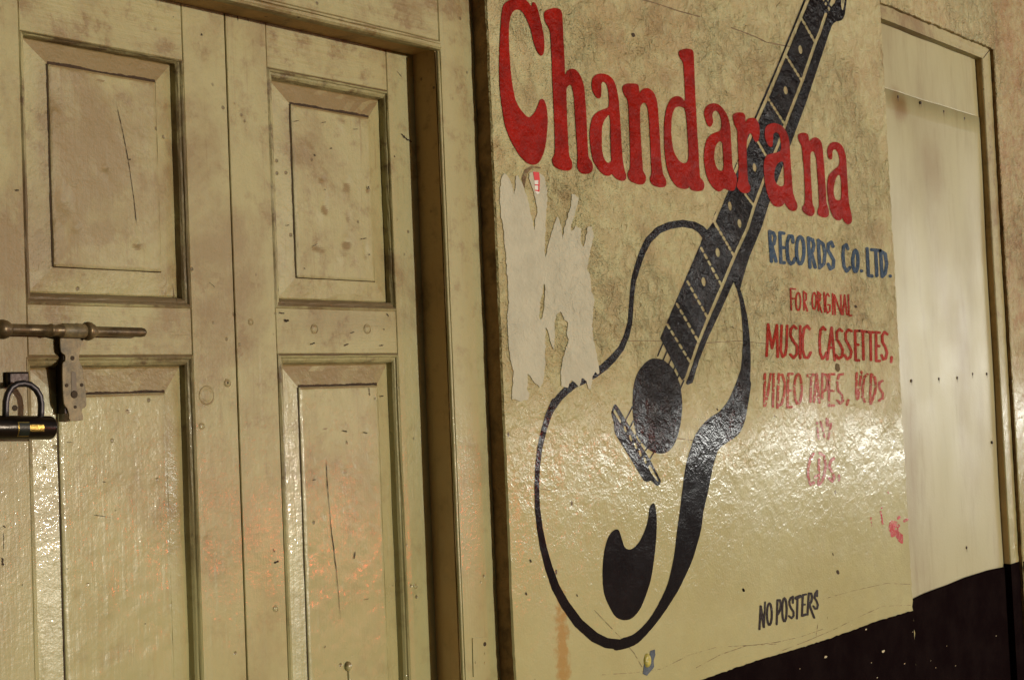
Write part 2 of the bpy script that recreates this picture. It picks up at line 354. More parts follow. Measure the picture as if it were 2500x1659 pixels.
# ---- lettering: chandarana
LET = [
 (cA, [(215,-12),(150,20),(130,70),(118,200),(110,400),(113,600),(130,740),(150,860),(190,960),(240,1050),(290,1105),(330,1125),(370,1120),(400,1080),(425,1000),(437,900),(440,800),(430,720),(415,685),(400,677),(385,690),(370,730),(350,770),(320,800),(290,790),(250,740),(220,680),(200,580),(188,480),(178,350),(175,220),(185,120),(205,80),(230,68),(260,75),(290,120),(320,190),(345,290),(365,345),(385,375),(398,382),(410,370),(418,330),(415,250),(395,150),(375,70),(360,30),(345,15),(335,22),(330,45),(315,25),(290,0),(265,-12)], None),
 (cA, [(415,110),(420,85),(445,65),(490,55),(525,65),(538,90),(543,150),(550,300),(556,420),(560,510),(575,485),(605,470),(635,480),(665,520),(690,600),(700,720),(708,850),(715,1000),(720,1070),(740,1105),(750,1135),(745,1165),(725,1185),(695,1190),(665,1180),(645,1150),(643,1110),(645,1060),(635,900),(625,750),(618,650),(608,600),(595,580),(580,590),(570,610),(570,700),(575,850),(582,980),(588,1065),(605,1100),(608,1135),(600,1160),(575,1168),(530,1160),(495,1145),(475,1115),(473,1085),(485,1060),(490,1000),(485,800),(475,600),(468,400),(462,280),(455,210),(425,150)], None),
 (cA, [(742,600),(745,550),(760,520),(800,503),(845,510),(885,540),(910,600),(925,680),(932,760),(940,880),(947,1000),(955,1100),(968,1165),(978,1200),(972,1228),(950,1237),(910,1222),(885,1195),(880,1190),(860,1203),(825,1195),(785,1155),(750,1090),(735,1010),(728,920),(735,850),(755,790),(800,755),(845,740),(858,720),(858,660),(850,600),(838,570),(820,560),(808,575),(808,630),(805,660),(792,675),(775,668),(755,640)],
      [(860,785),(868,830),(870,950),(873,1050),(875,1100),(850,1112),(830,1090),(815,1040),(810,960),(812,880),(825,830),(845,800)]),
 (cA, [(952,610),(960,585),(985,572),(1030,572),(1058,580),(1066,610),(1070,640),(1080,618),(1110,603),(1145,612),(1175,650),(1192,720),(1200,830),(1208,960),(1217,1100),(1230,1190),(1248,1225),(1252,1255),(1240,1278),(1205,1280),(1165,1268),(1142,1240),(1142,1210),(1150,1180),(1145,1050),(1138,900),(1130,780),(1120,725),(1103,703),(1085,712),(1073,740),(1073,850),(1080,980),(1088,1100),(1092,1165),(1110,1200),(1112,1230),(1100,1255),(1070,1262),(1030,1250),(1000,1230),(987,1200),(992,1170),(1003,1150),(1005,1050),(1000,900),(995,780),(988,690),(965,650)], None),
 (cA, [(1335,365),(1345,345),(1385,333),(1420,338),(1437,360),(1442,450),(1447,600),(1455,750),(1463,900),(1472,1050),(1480,1180),(1485,1215),(1505,1240),(1512,1270),(1500,1300),(1470,1307),(1430,1302),(1415,1285),(1412,1268),(1400,1288),(1370,1293),(1325,1275),(1285,1225),(1255,1140),(1240,1020),(1236,900),(1243,790),(1260,720),(1285,675),(1320,657),(1355,665),(1378,690),(1378,600),(1372,500),(1366,430),(1345,395)],
      [(1340,730),(1310,740),(1292,790),(1285,880),(1290,970),(1305,1040),(1335,1095),(1368,1115),(1390,1110),(1402,1080),(1402,1000),(1395,900),(1388,800),(1378,745),(1360,733)]),
 (cB, [(55,780),(62,740),(85,715),(120,707),(160,720),(195,760),(220,810),(232,870),(238,960),(243,1060),(250,1150),(270,1190),(278,1230),(265,1290),(245,1305),(215,1298),(190,1290),(165,1308),(135,1300),(95,1255),(68,1190),(55,1110),(55,1030),(70,960),(95,925),(130,905),(160,895),(172,870),(170,820),(155,775),(135,758),(118,765),(110,790),(115,830),(105,860),(90,867),(70,840)],
      [(165,965),(180,990),(185,1080),(186,1150),(175,1168),(150,1160),(130,1120),(123,1070),(130,1010),(145,980)]),
 (cB, [(250,800),(258,780),(290,768),(325,775),(335,800),(338,840),(350,815),(385,805),(415,820),(430,860),(433,910),(425,960),(408,972),(390,950),(380,920),(368,912),(352,930),(345,980),(345,1080),(350,1180),(355,1240),(368,1270),(368,1305),(345,1320),(310,1315),(285,1290),(275,1265),(285,1230),(290,1150),(287,1050),(283,950),(280,890),(262,850)], None),
 (cB, [(468,905),(475,870),(500,848),(540,843),(580,858),(610,890),(630,940),(640,1010),(645,1100),(652,1200),(660,1300),(675,1360),(690,1395),(690,1425),(670,1442),(640,1435),(615,1405),(605,1385),(590,1405),(560,1415),(525,1400),(495,1350),(475,1280),(463,1190),(463,1110),(480,1065),(520,1048),(560,1040),(578,1020),(578,970),(565,920),(545,905),(528,915),(525,950),(522,990),(510,1005),(490,990),(472,950)],
      [(590,1105),(570,1108),(545,1135),(533,1190),(540,1240),(565,1270),(590,1272),(602,1250),(600,1180),(597,1125)]),
 (cB, [(695,935),(703,915),(735,907),(762,918),(770,950),(775,965),(795,945),(820,940),(848,960),(862,1000),(870,1080),(878,1180),(885,1290),(890,1380),(905,1430),(905,1470),(885,1487),(850,1480),(830,1460),(832,1430),(840,1400),(835,1300),(828,1180),(820,1090),(808,1045),(795,1035),(783,1050),(780,1100),(783,1200),(790,1310),(795,1390),(808,1425),(808,1455),(790,1478),(760,1472),(730,1445),(725,1415),(740,1390),(742,1300),(737,1180),(730,1090),(722,1010),(705,970)], None),
 (cB, [(895,1040),(903,1000),(925,975),(960,972),(990,990),(1012,1030),(1025,1090),(1030,1180),(1037,1290),(1045,1390),(1060,1460),(1065,1500),(1055,1528),(1030,1532),(1008,1510),(1000,1490),(985,1505),(960,1505),(935,1480),(915,1430),(902,1360),(895,1280),(903,1210),(925,1175),(955,1150),(975,1130),(980,1100),(970,1050),(955,1025),(938,1025),(930,1045),(930,1080),(920,1092),(905,1080)],
      [(975,1195),(955,1220),(942,1270),(940,1320),(952,1360),(975,1370),(990,1355),(992,1290),(988,1220)]),
]
for i, (c, outer, hole) in enumerate(LET):
    ops = [('+', 'poly', T(c, outer), 0)]
    if hole: ops.append(('-', 'poly', T(c, hole), 0))
    o = brush('painted_letter', M['red'], wall, ops, 2., -.0015, .6, i)
    o['label'] = 'large red letter of the shop name'

# ---- guitar
gt = []
neck = T(cM, [(1750,-60),(2150,-60),(2130,150),(2100,400),(2070,600),(2000,780),(1900,860),(1720,900),(1620,960),(1540,1060),(1440,1340)]) + T(cB, [(745,720),(650,975),(575,1180),(500,1385),(445,1560)]) \
     + T(cD, [(720,400),(668,575),(650,640),(625,650),(600,590),(500,812),(400,1025),(335,1190),(285,1362),(246,1378),(225,1352),(250,1300),(205,1345),(190,1318),(75,1090),(38,1020),(192,655),(345,300),(365,240),(390,200),(440,135)]) + T(cB, [(110,1500),(255,1165),(400,800),(560,430),(735,0),(760,-60)])
ops = [('+', 'poly', neck, 0)]
# cream edge lines of the fingerboard
rc = T(cM, [(1290,590),(1180,900),(1040,1340)]) + T(cB, [(815,290),(722,560),(605,860),(560,990),(455,1250),(400,1400),(350,1560)]) + T(cD, [(610,385),(510,625),(400,880),(325,1065),(250,1290),(222,1365)])
ops.append(('-', 'line', rc, 3.7))
lc = T(cM, [(560,-40),(430,300)]) + T(cB, [(705,140),(608,372),(497,640),(410,835),(350,985),(190,1345),(122,1510)])
ops.append(('-', 'line', lc, 4.0)); ops.append(('-', 'line', T(cB, [(122,1510),(142,1550)]), 3.5))
frets = [(cB, (712,115), (815,295)), (cB, (608,372), (725,560)), (cB, (485,665), (605,850)), (cB, (420,965), (480,1070)), (cB, (330,1322), (398,1410)),
         (cD, (470,160), (604,392)), (cD, (345,318), (512,625)), (cD, (240,575), (404,868)), (cD, (158,745), (330,1045)), (cD, (85,905), (272,1210))]
def dashes(c, a, b, w, n=7, duty=.5, ends=True):
    a = np.array(c(*a)); b = np.array(c(*b)); r = []
    for k in range(n):
        t0 = (k + .5 - duty / 2) / n; t1 = (k + .5 + duty / 2) / n
        r.append(('-', 'line', [tuple(a + (b - a) * t0), tuple(a + (b - a) * t1)], w))
    return r
for i, (c, a, b) in enumerate(frets):
    ops += dashes(c, a, b, 3.0, 4 if i in (3, 4) else 6)
for c, x, y, rx, ry in [(cB,712,340,13,30),(cB,611,618,14,28),(cB,399,1146,13,29),(cB,230,1408,13,31),(cB,296,1528,13,30),(cD,478,365,16,36),(cD,370,588,16,36)]:
    ops.append(('-', 'poly', T(c, [(x + rx * math.cos(t) + ry * .12 * math.sin(t), y + ry * math.sin(t)) for t in np.linspace(0, 2 * math.pi, 14)[:-1]]), 0))
for pg in [[(1130,-60),(1250,-60),(1205,100)], [(1310,-60),(1440,-60),(1385,90)], [(1285,75),(1345,160),(1295,255),(1230,170)], [(1410,265),(1480,360),(1420,475),(1355,350)], [(1520,-60),(1730,-60),(1650,130),(1510,295),(1440,190)]]:
    ops.append(('-', 'poly', T(cM, pg), 0))
ops.append(('-', 'line', T(cM, [(1950,-60),(1950,260),(1975,400),(2015,260),(2050,-60)]), 1.6))
# notches at the left ends of the frets
guitar = brush('painted_guitar', M['black'], wall, ops, 1.6, -.0008, .5, 31, smooth=False)
guitar['label'] = 'neck and fingerboard of the black painted guitar'
# outline strokes of the body
s = lambda c, L: ([c(x, y) for x, y, w in L])
LL = [(cC,1385,505,58),(cC,1345,455,50),(cC,1300,430,46),(cC,1230,418,45),(cC,1150,430,45),(cC,1080,460,45),(cC,1020,520,42),(cC,980,600,38),(cC,950,690,36),(cC,928,770,32),(cC,918,850,28),(cC,912,940,28),(cC,905,1030,30),(cC,885,1110,34),(cC,850,1190,38),(cC,800,1250,44),(cC,750,1300,48),(cC,690,1345,46),(cC,620,1385,44),(cC,560,1412,44),(cC,510,1450,46),(cC,470,1490,44),(cC,430,1550,40),
      (cE,360,165,36),(cE,330,230,32),(cE,305,310,28),(cE,285,400,26),(cE,273,500,24),(cE,270,600,24),(cE,273,700,26),(cE,285,800,30),(cE,303,900,34),(cE,330,1000,38),(cE,365,1100,42),(cE,415,1190,46),(cE,480,1280,50),(cE,560,1350,52),(cE,620,1380,52),(cE,690,1388,52)]
outl = [c(x, y) for c, x, y, w in LL]; rr = [w / 2 / (2.528 if c is cC else 2.065) for c, x, y, w in LL]
LL = T(cE, [])
rgt = T(cD, [(625,560),(650,640),(680,740),(705,860),(722,1000),(728,1100),(730,1220),(727,1340)]) + T(cE, [(1350,80),(1335,180),(1322,250),(1300,310),(1270,345),(1215,380),(1185,410),(1165,470),(1150,530),(1135,610),(1110,720),(1100,800),(1080,880),(1055,960),(1020,1040),(980,1120),(930,1200),(880,1270),(830,1330),(780,1380),(720,1408),(660,1415),(690,1362),(750,1340),(800,1300),(850,1240),(895,1160),(930,1080),(950,1000),(965,920),(975,830),(990,720),(1005,600),(1020,490),(1045,400),(1070,330),(1110,275),(1150,240),(1190,215),(1230,165),(1262,100),(1288,30)]) + T(cD, [(655,1250),(665,1150),(670,1050),(668,950),(660,850),(648,750),(625,650),(600,588)])
gops = [('+', 'line', outl, rr), ('+', 'poly', rgt, 0)]
o = brush('guitar_body_outline', M['black'], guitar, gops, 2., -.0006, .5, 41)
hole = T(cK, [(640,0),(590,100),(560,220),(548,350),(545,480),(555,640),(580,770),(620,880),(680,960),(740,1020),(830,1070),(910,1080),(990,1060),(1060,990),(1110,890),(1145,770),(1168,640),(1180,480),(1175,350),(1155,220),(1120,110),(1070,10),(1019,-51),(936,-113),(843,-133),(780,-125),(729,-96)])
brush('guitar_sound_hole', M['black'], guitar, [('+', 'poly', hole, 0)], 2., -.0006, .5, 42)
brush('guitar_pickguard', M['black'], guitar, [('+', 'poly', T(cE, [(855,677),(838,700),(830,760),(812,820),(780,880),(745,908),(715,900),(700,860),(685,815),(668,808),(645,825),(625,860),(610,920),(602,1000),(603,1080),(612,1140),(640,1205),(670,1250),(710,1265),(750,1255),(790,1210),(820,1140),(845,1060),(858,980),(870,880),(875,780),(872,720),(865,685)]), 0)], 2., -.0006, .4, 43)
bo = [('+', 'poly', T(cK, [(320,450),(300,480),(275,560),(285,610),(305,680),(315,790),(350,870),(450,1030),(560,1210),(650,1360),(690,1420),(735,1440),(780,1425),(820,1460),(860,1490),(895,1470),(905,1420),(880,1370),(770,1160),(640,950),(500,720),(400,550),(345,465)]), 0),
      ('-', 'poly', T(cK, [(312,518),(328,525),(405,668),(390,694),(305,555)]), 0), ('-', 'poly', T(cK, [(757,1230),(778,1240),(872,1412),(862,1428),(800,1350),(750,1262)]), 0)]
for x, y in [(450,765),(520,880),(585,980),(642,1075),(705,1165)]:
    bo.append(('-', 'poly', T(cK, [(x-18,y-40),(x+6,y-34),(x+24,y+28),(x+8,y+46),(x-14,y+8)]), 0))
brush('guitar_bridge', M['black'], guitar, bo, 1.2, -.0006, .3, 44)
st = []
for a, b in [((455,655),(545,480)),((515,745),(552,665)),((588,850),(606,815)),((645,950),(668,915)),((712,1040),(742,990)),((768,1150),(822,1055))]:
    st.append(('+', 'line', T(cK, [a, b]), 1.7))
for k in range(6):
    t = k / 5; a = np.array((1112, 1150)) * (1 - t) + np.array((1238, 1385)) * t; ln = [(-36, 84), (-38, 88), (-40, 92), (-40, 92), (-36, 84), (-26, 60)][k]
    st.append(('+', 'line', T(cC, [tuple(a), (a[0] + ln[0], a[1] + ln[1])]), 1.8))
brush('guitar_strings', M['black'], guitar, st, 1.2, -.00062, .3, 45)

# ---- small lettering
def ell(x, y, rx, ry, n=14): return [(x + rx * math.sin(t), y - ry * math.cos(t)) for t in np.linspace(0, 2 * math.pi, n)]
def write(c, sc, r, letters, m, label, h=1.1, worn=0., jit=.35, seed=0, y=-.001):
    for i, L in enumerate(letters):
        ops = []
        for stx in L:
            rad = r
            if isinstance(stx, tuple): stx, rad = stx
            ops.append(('+', 'line', T(c, stx), rad / sc))
        o = brush('painted_letter', m, wall, ops, h, y, jit, seed + i, worn)
        o['label'] = label
write(cD, 3.137, 13, [
 [[(875,203),(890,432)],[(875,205),(905,215),(918,250),(908,300),(885,312)],[(893,310),(925,432)]],
 [[(955,213),(962,440)],[(955,213),(984,218)],[(958,325),(984,328)],[(962,440),(988,443)]],
 [[(1055,285),(1048,240),(1025,238),(1010,290),(1010,360),(1018,425),(1038,452),(1058,440),(1070,410)]],
 [ell(1110,348,29,105)],
 [[(1172,252),(1185,478)],[(1175,258),(1205,268),(1215,310),(1205,355),(1185,364)],[(1195,362),(1225,478)]],
 [[(1248,272),(1260,480)],[(1250,275),(1285,300),(1300,370),(1292,450),(1258,482)]],
 [[(1362,318),(1348,285),(1325,300),(1322,345),(1345,385),(1367,425),(1362,478),(1340,490),(1325,455)]],
 [[(1475,335),(1462,305),(1442,320),(1437,390),(1445,470),(1465,508),(1490,480)]],
 [ell(1533,430,20,82)], [[(1580,505)]],
 [[(1622,335),(1632,540)],[(1632,540),(1660,545)]], [[(1655,343),(1720,350)],[(1688,350),(1697,542)]],
 [[(1725,350),(1738,547)],[(1725,352),(1760,375),(1772,450),(1762,525),(1738,548)]], [[(1799,545)]]], M['blue'], 'blue letter of RECORDS CO. LTD.', seed=50)
write(cD, 3.137, 6.3, [
 [[(1035,640),(1042,805)],[(1035,640),(1072,645)],[(1038,715),(1065,718)]], [ell(1095,740,18,68)],
 [[(1135,662),(1140,805)],[(1135,665),(1157,680),(1157,725),(1138,740)],[(1142,740),(1165,812)]],
 [ell(1217,735,16,64)], [[(1245,665),(1250,810)],[(1245,665),(1265,685),(1262,730),(1247,742)],[(1250,742),(1275,822)]],
 [[(1293,670),(1298,820)]], [[(1332,700),(1320,678),(1308,700),(1304,770),(1318,828),(1338,812),(1338,765),(1322,765)]],
 [[(1358,680),(1360,838)]], [[(1378,838),(1372,690),(1425,838),(1420,690)]], [[(1437,840),(1450,690),(1468,840)],[(1440,782),(1464,784)]],
 [[(1478,688),(1483,845),(1503,847)]]], M['red2'], 'thin red letter of FOR ORIGINAL', h=.8, seed=80, jit=.1)
write(cD, 3.137, 10.5, [
 [[(853,1155),(864,915),(895,1095),(932,920),(938,1162)]], [[(968,925),(960,1110),(975,1162),(995,1147),(1005,1090),(1010,925)]],
 [[(1080,945),(1060,925),(1038,950),(1035,1000),(1055,1040),(1085,1080),(1085,1140),(1060,1172),(1035,1145)]], [[(1110,928),(1110,1172)]],
 [[(1182,950),(1165,925),(1140,945),(1128,1020),(1128,1110),(1145,1167),(1170,1170),(1190,1130)]],
 [[(1302,955),(1285,935),(1265,960),(1258,1040),(1262,1130),(1280,1177),(1300,1160),(1312,1130)]],
 [[(1318,1182),(1350,940),(1375,1187)],[(1330,1092),(1365,1092)]],
 [[(1430,965),(1412,950),(1390,975),(1392,1030),(1415,1065),(1435,1110),(1430,1160),(1405,1177),(1385,1150)]],
 [[(1502,965),(1480,955),(1458,980),(1458,1030),(1480,1070),(1502,1120),(1495,1165),(1470,1180),(1450,1150)]],
 [[(1530,963),(1535,1187)],[(1530,963),(1560,965)],[(1532,1070),(1555,1070)],[(1535,1189),(1560,1189)]],
 [[(1565,963),(1615,970)],[(1590,970),(1595,1182)]], [[(1625,973),(1672,975)],[(1648,975),(1652,1187)]],
 [[(1690,973),(1692,1192)],[(1690,973),(1718,978)],[(1690,1080),(1715,1080)],[(1692,1194),(1718,1194)]],
 [[(1775,988),(1755,973),(1738,1000),(1740,1050),(1760,1085),(1775,1130),(1765,1175),(1745,1182),(1733,1150)]],
 [[(1810,1165),(1806,1202)]]], M['red2'], 'red letter of MUSIC CASSETTES', h=1., seed=110)
write(cH, 4.9, 16, [
 [[(135,110),(130,490)],[(205,110),(165,380),(135,490)]], [[(242,110),(230,500)]],
 [[(300,110),(285,490)],[(300,110),(345,120),(375,220),(370,330),(340,460),(285,512)]],
 [[(415,108),(405,502)],[(415,108),(465,108)],[(405,310),(450,310)],[(405,505),(460,505)]], [ell(532,290,44,180)],
 [([(650,130),(718,118)],20),[(690,130),(680,440)]], [[(722,440),(757,110),(787,450)],[(735,385),(780,375)]],
 [[(822,110),(820,400)],[(820,110),(868,120),(885,200),(875,290),(830,325)]],
 [[(905,118),(900,482)],[(905,112),(968,112)],[(900,310),(955,310)],[(900,487),(960,487)]],
 [[(1070,110),(1020,120),(1000,210),(1010,310),(1060,370),(1070,430),(1035,462),(1000,420)]], [[(1133,420),(1115,480)]],
 [[(1232,100),(1227,350),(1240,410)],[(1290,80),(1250,400)]], [[(1362,112),(1325,150),(1307,260),(1302,380),(1330,440)]],
 [[(1405,110),(1395,440)],[(1405,110),(1450,150),(1465,250),(1450,350),(1400,465)]],
 [[(1540,190),(1502,215),(1510,290),(1545,340),(1545,400),(1500,430)]]], M['red3'], 'worn red letter of VIDEO TAPES, VCDs', h=.9, seed=140, worn=.15)
write(cH, 4.9, 13, [[[(758,690),(775,890)],[(800,680),(850,865)],[(928,700),(892,885)],([(880,650),(885,720)],22)]], M['red3'], 'worn red word between the two lower lines', h=.9, seed=170, worn=.3)
write(cH, 4.9, 17, [
 [[(715,1062),(680,1120),(652,1230),(652,1340),(682,1430),(718,1412),(742,1330)]],
 [[(782,1130),(776,1430)],[(790,1055),(845,1090),(862,1200),(845,1320),(812,1405),(780,1432)]],
 [[(958,1120),(925,1145),(902,1215),(932,1275),(965,1335),(940,1392),(902,1355)]], [[(1022,1325),(1020,1375)]]], M['red3'], 'red letter of CDs.', h=.9, seed=175, worn=.2)
write(cN, 9.8, 25, [
 [[(270,770),(240,1320)],([(270,775),(345,1265)],30),([(375,672),(350,1270)],20)], [ell(478,960,58,262)],
 [[(672,630),(652,1200)],[(672,625),(728,622),(752,720),(740,840),(690,955),(662,975)]], [ell(838,855,54,280)],
 [[(1038,540),(990,570),(955,650),(960,740),(1005,830),(1055,900),(1058,1000),(1008,1058),(948,1005)],[(1038,540),(1038,690)]],
 [([(1118,575),(1210,535)],42),([(1150,600),(1137,1065)],24)],
 [[(1278,500),(1257,1000)],[(1278,500),(1350,488)],[(1265,730),(1325,730)],([(1265,995),(1345,970)],32)],
 [[(1420,470),(1390,970)],([(1420,465),(1478,470),(1500,560),(1480,660),(1425,740)],28),[(1440,745),(1500,920),(1550,1045)]],
 [[(1618,400),(1572,470),(1560,570),(1608,650),(1638,740),(1618,825),(1570,830),(1532,770)],([(1622,400),(1618,530)],24)]], M['brownblack'], 'small black letter of NO POSTERS', h=.7, seed=190, jit=.2)

# ---- torn paper left on the wall
paper_m = mat_sign('weathered_grey_white_paper', (.50, .475, .365), 0, .88, .5, .3, .3)
pp = [(80,105),(65,130),(52,200),(50,270),(60,380),(75,450),(85,560),(92,660),(98,760),(103,870),(107,930),(97,980),(100,1080),(108,1180),(118,1260),(135,1330),(130,1440),(125,1500),(180,1515),(225,1500),(232,1470),(222,1440),(222,1340),(260,1390),(295,1430),(318,1400),(330,1300),(333,1200),(335,1060),(350,1080),(360,1140),(385,1195),(390,1120),(392,1020),(400,980),(428,960),(450,1010),(470,1030),(465,1090),(475,1140),(460,1190),(440,1260),(428,1330),(432,1420),(470,1430),(490,1380),(520,1400),(540,1430),(560,1370),(590,1390),(595,1440),(615,1440),(622,1360),(640,1330),(655,1345),(668,1340),(660,1290),(650,1230),(635,1150),(620,1050),(628,960),(635,900),(615,820),(605,730),(590,700),(600,640),(615,570),(630,500),(620,440),(595,435),(585,490),(565,580),(550,520),(552,450),(520,435),(495,470),(490,500),(490,430),(510,370),(530,300),(538,260),(515,237),(498,240),(490,300),(470,380),(450,440),(438,520),(430,440),(408,370),(395,400),(370,480),(345,570),(333,640),(328,560),(333,450),(338,350),(345,270),(340,200),(325,130),(300,110),(260,95),(235,110),(230,140),(250,190),(268,240),(280,310),(285,350),(268,400),(265,455),(250,390),(235,310),(210,230),(190,170),(165,120),(150,120),(150,200),(140,235),(125,180),(105,130)]
poster = thing('torn_poster', 'pale remains of a torn poster glued to the wall under the first red letters', 'poster')
pm = brush('paper', paper_m, poster, [('+', 'poly', T(cP, pp), 0), ('-', 'poly', T(cP, [(320,790),(333,790),(330,880),(322,960),(308,1010),(295,1005),(300,920),(312,850)]), 0)], 1.6, -.0015, 2.6, 61, smooth=False)
def skirt(o, y1):      # gives the paper its thickness
    me = o.data; from collections import Counter
    cnt = Counter(); dirn = {}
    for p in me.polygons:
        vs = list(p.vertices)
        for k in range(len(vs)):
            e = (vs[k], vs[(k + 1) % len(vs)]); cnt[tuple(sorted(e))] += 1; dirn[tuple(sorted(e))] = e
    V = [tuple(v.co) for v in me.vertices]; F = [tuple(p.vertices) for p in me.polygons]; mp = {}
    for k, c in cnt.items():
        if c == 1:
            a, b = dirn[k]
            for q in (a, b):
                if q not in mp: mp[q] = len(V); V.append((V[q][0], y1, V[q][2]))
            F.append((b, a, mp[a], mp[b]))
    me.clear_geometry(); me.from_pydata(V, [], F); me.update(); me.materials.append(o_mat) if not me.materials else None
o_mat = paper_m; skirt(pm, -.0004)
brush('printed_scrap', mat_simple('red_print', (.62, .012, .018), .45, 0, .1), poster, [('+','poly',T(cP,[(256,99),(294,102),(299,150),(266,153)]),0),('+','line',T(cP,[(294,150),(292,220)]),1.6),('+','line',T(cP,[(270,180),(294,182)]),1.5),('+','line',T(cP,[(272,214),(292,217)]),1.5)], .9, -.0021, .2, 62, smooth=False)
brush('white_scrap', mat_simple('white_print', (.72, .70, .64), .5, 0, .1), poster, [('+','poly',T(cP,[(264,152),(297,152),(296,232),(282,238),(270,222)]),0)], 1., -.0018, .3, 63, smooth=False)
brush('brown_glue', mat_sign('brown_glue_smear', (.24, .15, .07), .3), poster, [('+','line',T(cP,[(200,190),(200,140),(215,95),(250,70),(300,75)]),[3,5,5,3,2])], 1.5, -.0009, 1.5, 64)
# blue and yellow scrap low on the wall
sc = thing('paint_scrap', 'small blue grey patch with a yellow blob below the guitar', 'patch')
brush('blue_patch', mat_sign('blue_grey_patch', (.10, .13, .17), .1), sc, [('+','poly',T(cE,[(865,1412),(842,1420),(838,1450),(812,1480),(805,1535),(825,1545),(862,1500),(858,1470),(868,1440)]),0)], 1.2, -.0010, .5, 65, smooth=False)
link('yellow_blob', *(lambda b: (b.v, b.f))(MB().rings([[(W(*cE(825 + 17 * q * math.cos(t), 1468 + 36 * q * math.sin(t)))[0], -.001 - h, W(*cE(825 + 17 * q * math.cos(t), 1468 + 36 * q * math.sin(t)))[1]) for t in np.linspace(2 * math.pi, 0, 15)[:-1]] for q, h in ((1, 0), (.85, .003), (.5, .0045), (.2, .004))], True)), mat_simple('yellow_paint', (.50, .44, .10), .35, 0, .3, 60, .002, 150), sc, True)
brush('red_splatter', mat_sign('red_splatter_paint', (.45, .03, .03), .5, .8), wall, [('+','poly',T(cF,[(968,800),(975,768),(1000,762),(1030,790),(1018,805),(1040,840),(1042,880),(1020,868),(1005,845),(985,850),(978,825)]),0),('+','line',T(cF,[(930,720),(940,780)]),3),('+','line',T(cF,[(1048,768),(1063,758)]),3),('+','line',T(cF,[(1015,755),(1022,748)]),2.5),('+','line',T(cF,[(932,680),(935,700)]),1.2),('+','line',T(cF,[(880,750),(885,790)]),1.3),('+','line',T(cF,[(965,620),(972,630)]),1.2)], 1.3, -.0006, 3.0, 66, .9)
# pits, chips and scratches in the plaster
pit_m = mat_simple('dark_pit', (.05, .032, .018), .9)
for k, (c, x, y, r) in enumerate([(cA,1024,236,4),(cF,713,1020,3.4),(cF,237,1110,2.2),(cE,237,963,2.2),(cE,215,1128,1.8),(cE,1310,1110,2),(cF,105,200,1.3),(cD,1533,773,2.2),(cE,472,1137,1.5),(cF,688,930,1.5)]):
    brush('plaster_pit', pit_m, wall, [('+','line',T(c,[(x,y),(x+3,y+8)]),r)], .9, -.0007, 1.4, 70 + k)
brush('plaster_pit', mat_simple('brown_chip', (.12, .075, .02), .8), wall, [('+','poly',T(cD,[(1385,1212),(1412,1220),(1418,1260),(1395,1285),(1378,1255)]),0)], 1., -.0007, 2., 81)
scr_m = mat_simple('thin_scratch', (.20, .14, .07), .8)
for k, (c, pts, w) in enumerate([(cF,[(0,1505),(120,1440),(250,1395),(400,1378),(520,1352),(640,1310)],.55),(cF,[(430,1420),(560,1370),(700,1310),(820,1250),(940,1195),(1080,1190)],.5),(cF,[(640,1160),(780,1120),(960,1080),(1080,1085)],.35),(cE,[(560,1215),(680,1340),(760,1430),(800,1500)],.5),(cE,[(290,605),(350,612),(400,590)],.4),(cA,[(1060,-10),(1200,30),(1330,75),(1480,115)],1.4),(cB,[(240,190),(400,250),(480,290),(640,320)],1.3),(cE,[(600,1540),(760,1530),(900,1510),(1040,1440),(1180,1400),(1487,1385)],.4),(cE,[(980,350),(1060,360),(1100,345)],1.),(cD,[(-300,1040),(60,1040),(330,1060),(640,1040),(880,1065)],.8),(cN,[(1640,1170),(1600,1400),(1590,1520)],.5)]):
    brush('scratch', scr_m, wall, [('+','line',T(c,pts),w)], .8, -.0005, .9, 90 + k)
fl = MB()
for (x, y, r) in [(853,1312,3),(940,1422,5),(650,1450,4),(880,1480,1.6),(1048,1485,2),(1090,1325,1.4),(1205,1505,1.4),(1510,1345,1.8),(910,1555,2),(1180,1470,1.3),(780,1290,1.2),(520,1510,1.2),(1305,1495,1.5),(1260,1395,1)]:
    X, Z = W(*cF(x, y)); q = r * .0014
    fl.add([(X + q * 1.6 * math.cos(t) * random.uniform(.6, 1.2), -.0016, Z + q * .6 * math.sin(t) * random.uniform(.6, 1.2)) for t in np.linspace(0, 2 * math.pi, 9)[:-1]], [tuple(range(8))])
fo = fl.build('paint_flecks', mat_simple('cream_flecks', (.5, .42, .25), .5), wall); fo['kind'] = 'stuff'

# ================================================================== wall round the far doorway
FX0, FXI = WX1, 4.672                      # inner width of the far opening
FYF, FYS = .014, .0375                     # frame face, sheet face
xo = at(cS, 738, 400, 0.)[0]               # wall edge right of the frame
ZT1 = at(cG, 785, 322, FYF)[2]; ZT2 = at(cG, 820, 258, 0)[2]
fw = thing('side_wall', 'rough brown stained plaster wall right of and above the sheeted doorway', 'wall')
rr2 = np.random.RandomState(9)
zs2 = np.linspace(0, GH, 200)
v = []; f = []
for i, z in enumerate(zs2):
    j = rr2.normal(0, .001); v += [(xo + j, .16, z), (xo + j, .003, z), (xo + .003 + j, 0, z), (9.0, 0, z)]
for i in range(199):
    for k in range(3): f.append((i * 4 + k, i * 4 + k + 1, i * 4 + 5 + k, i * 4 + 4 + k))
o = link('plaster_face', v, f, M['plaster'], fw); o.data.materials.append(M['edge'])
for i, poly in enumerate(o.data.polygons):
    if i % 3 == 0: poly.material_index = 1
xs = np.linspace(WX1, xo - .0005, 60); v = []
for x in xs:
    j = rr2.normal(0, .0012); v += [(x, .16, ZT2 + j), (x, .002, ZT2 + j), (x, 0, ZT2 + .002 + j), (x, 0, GH)]
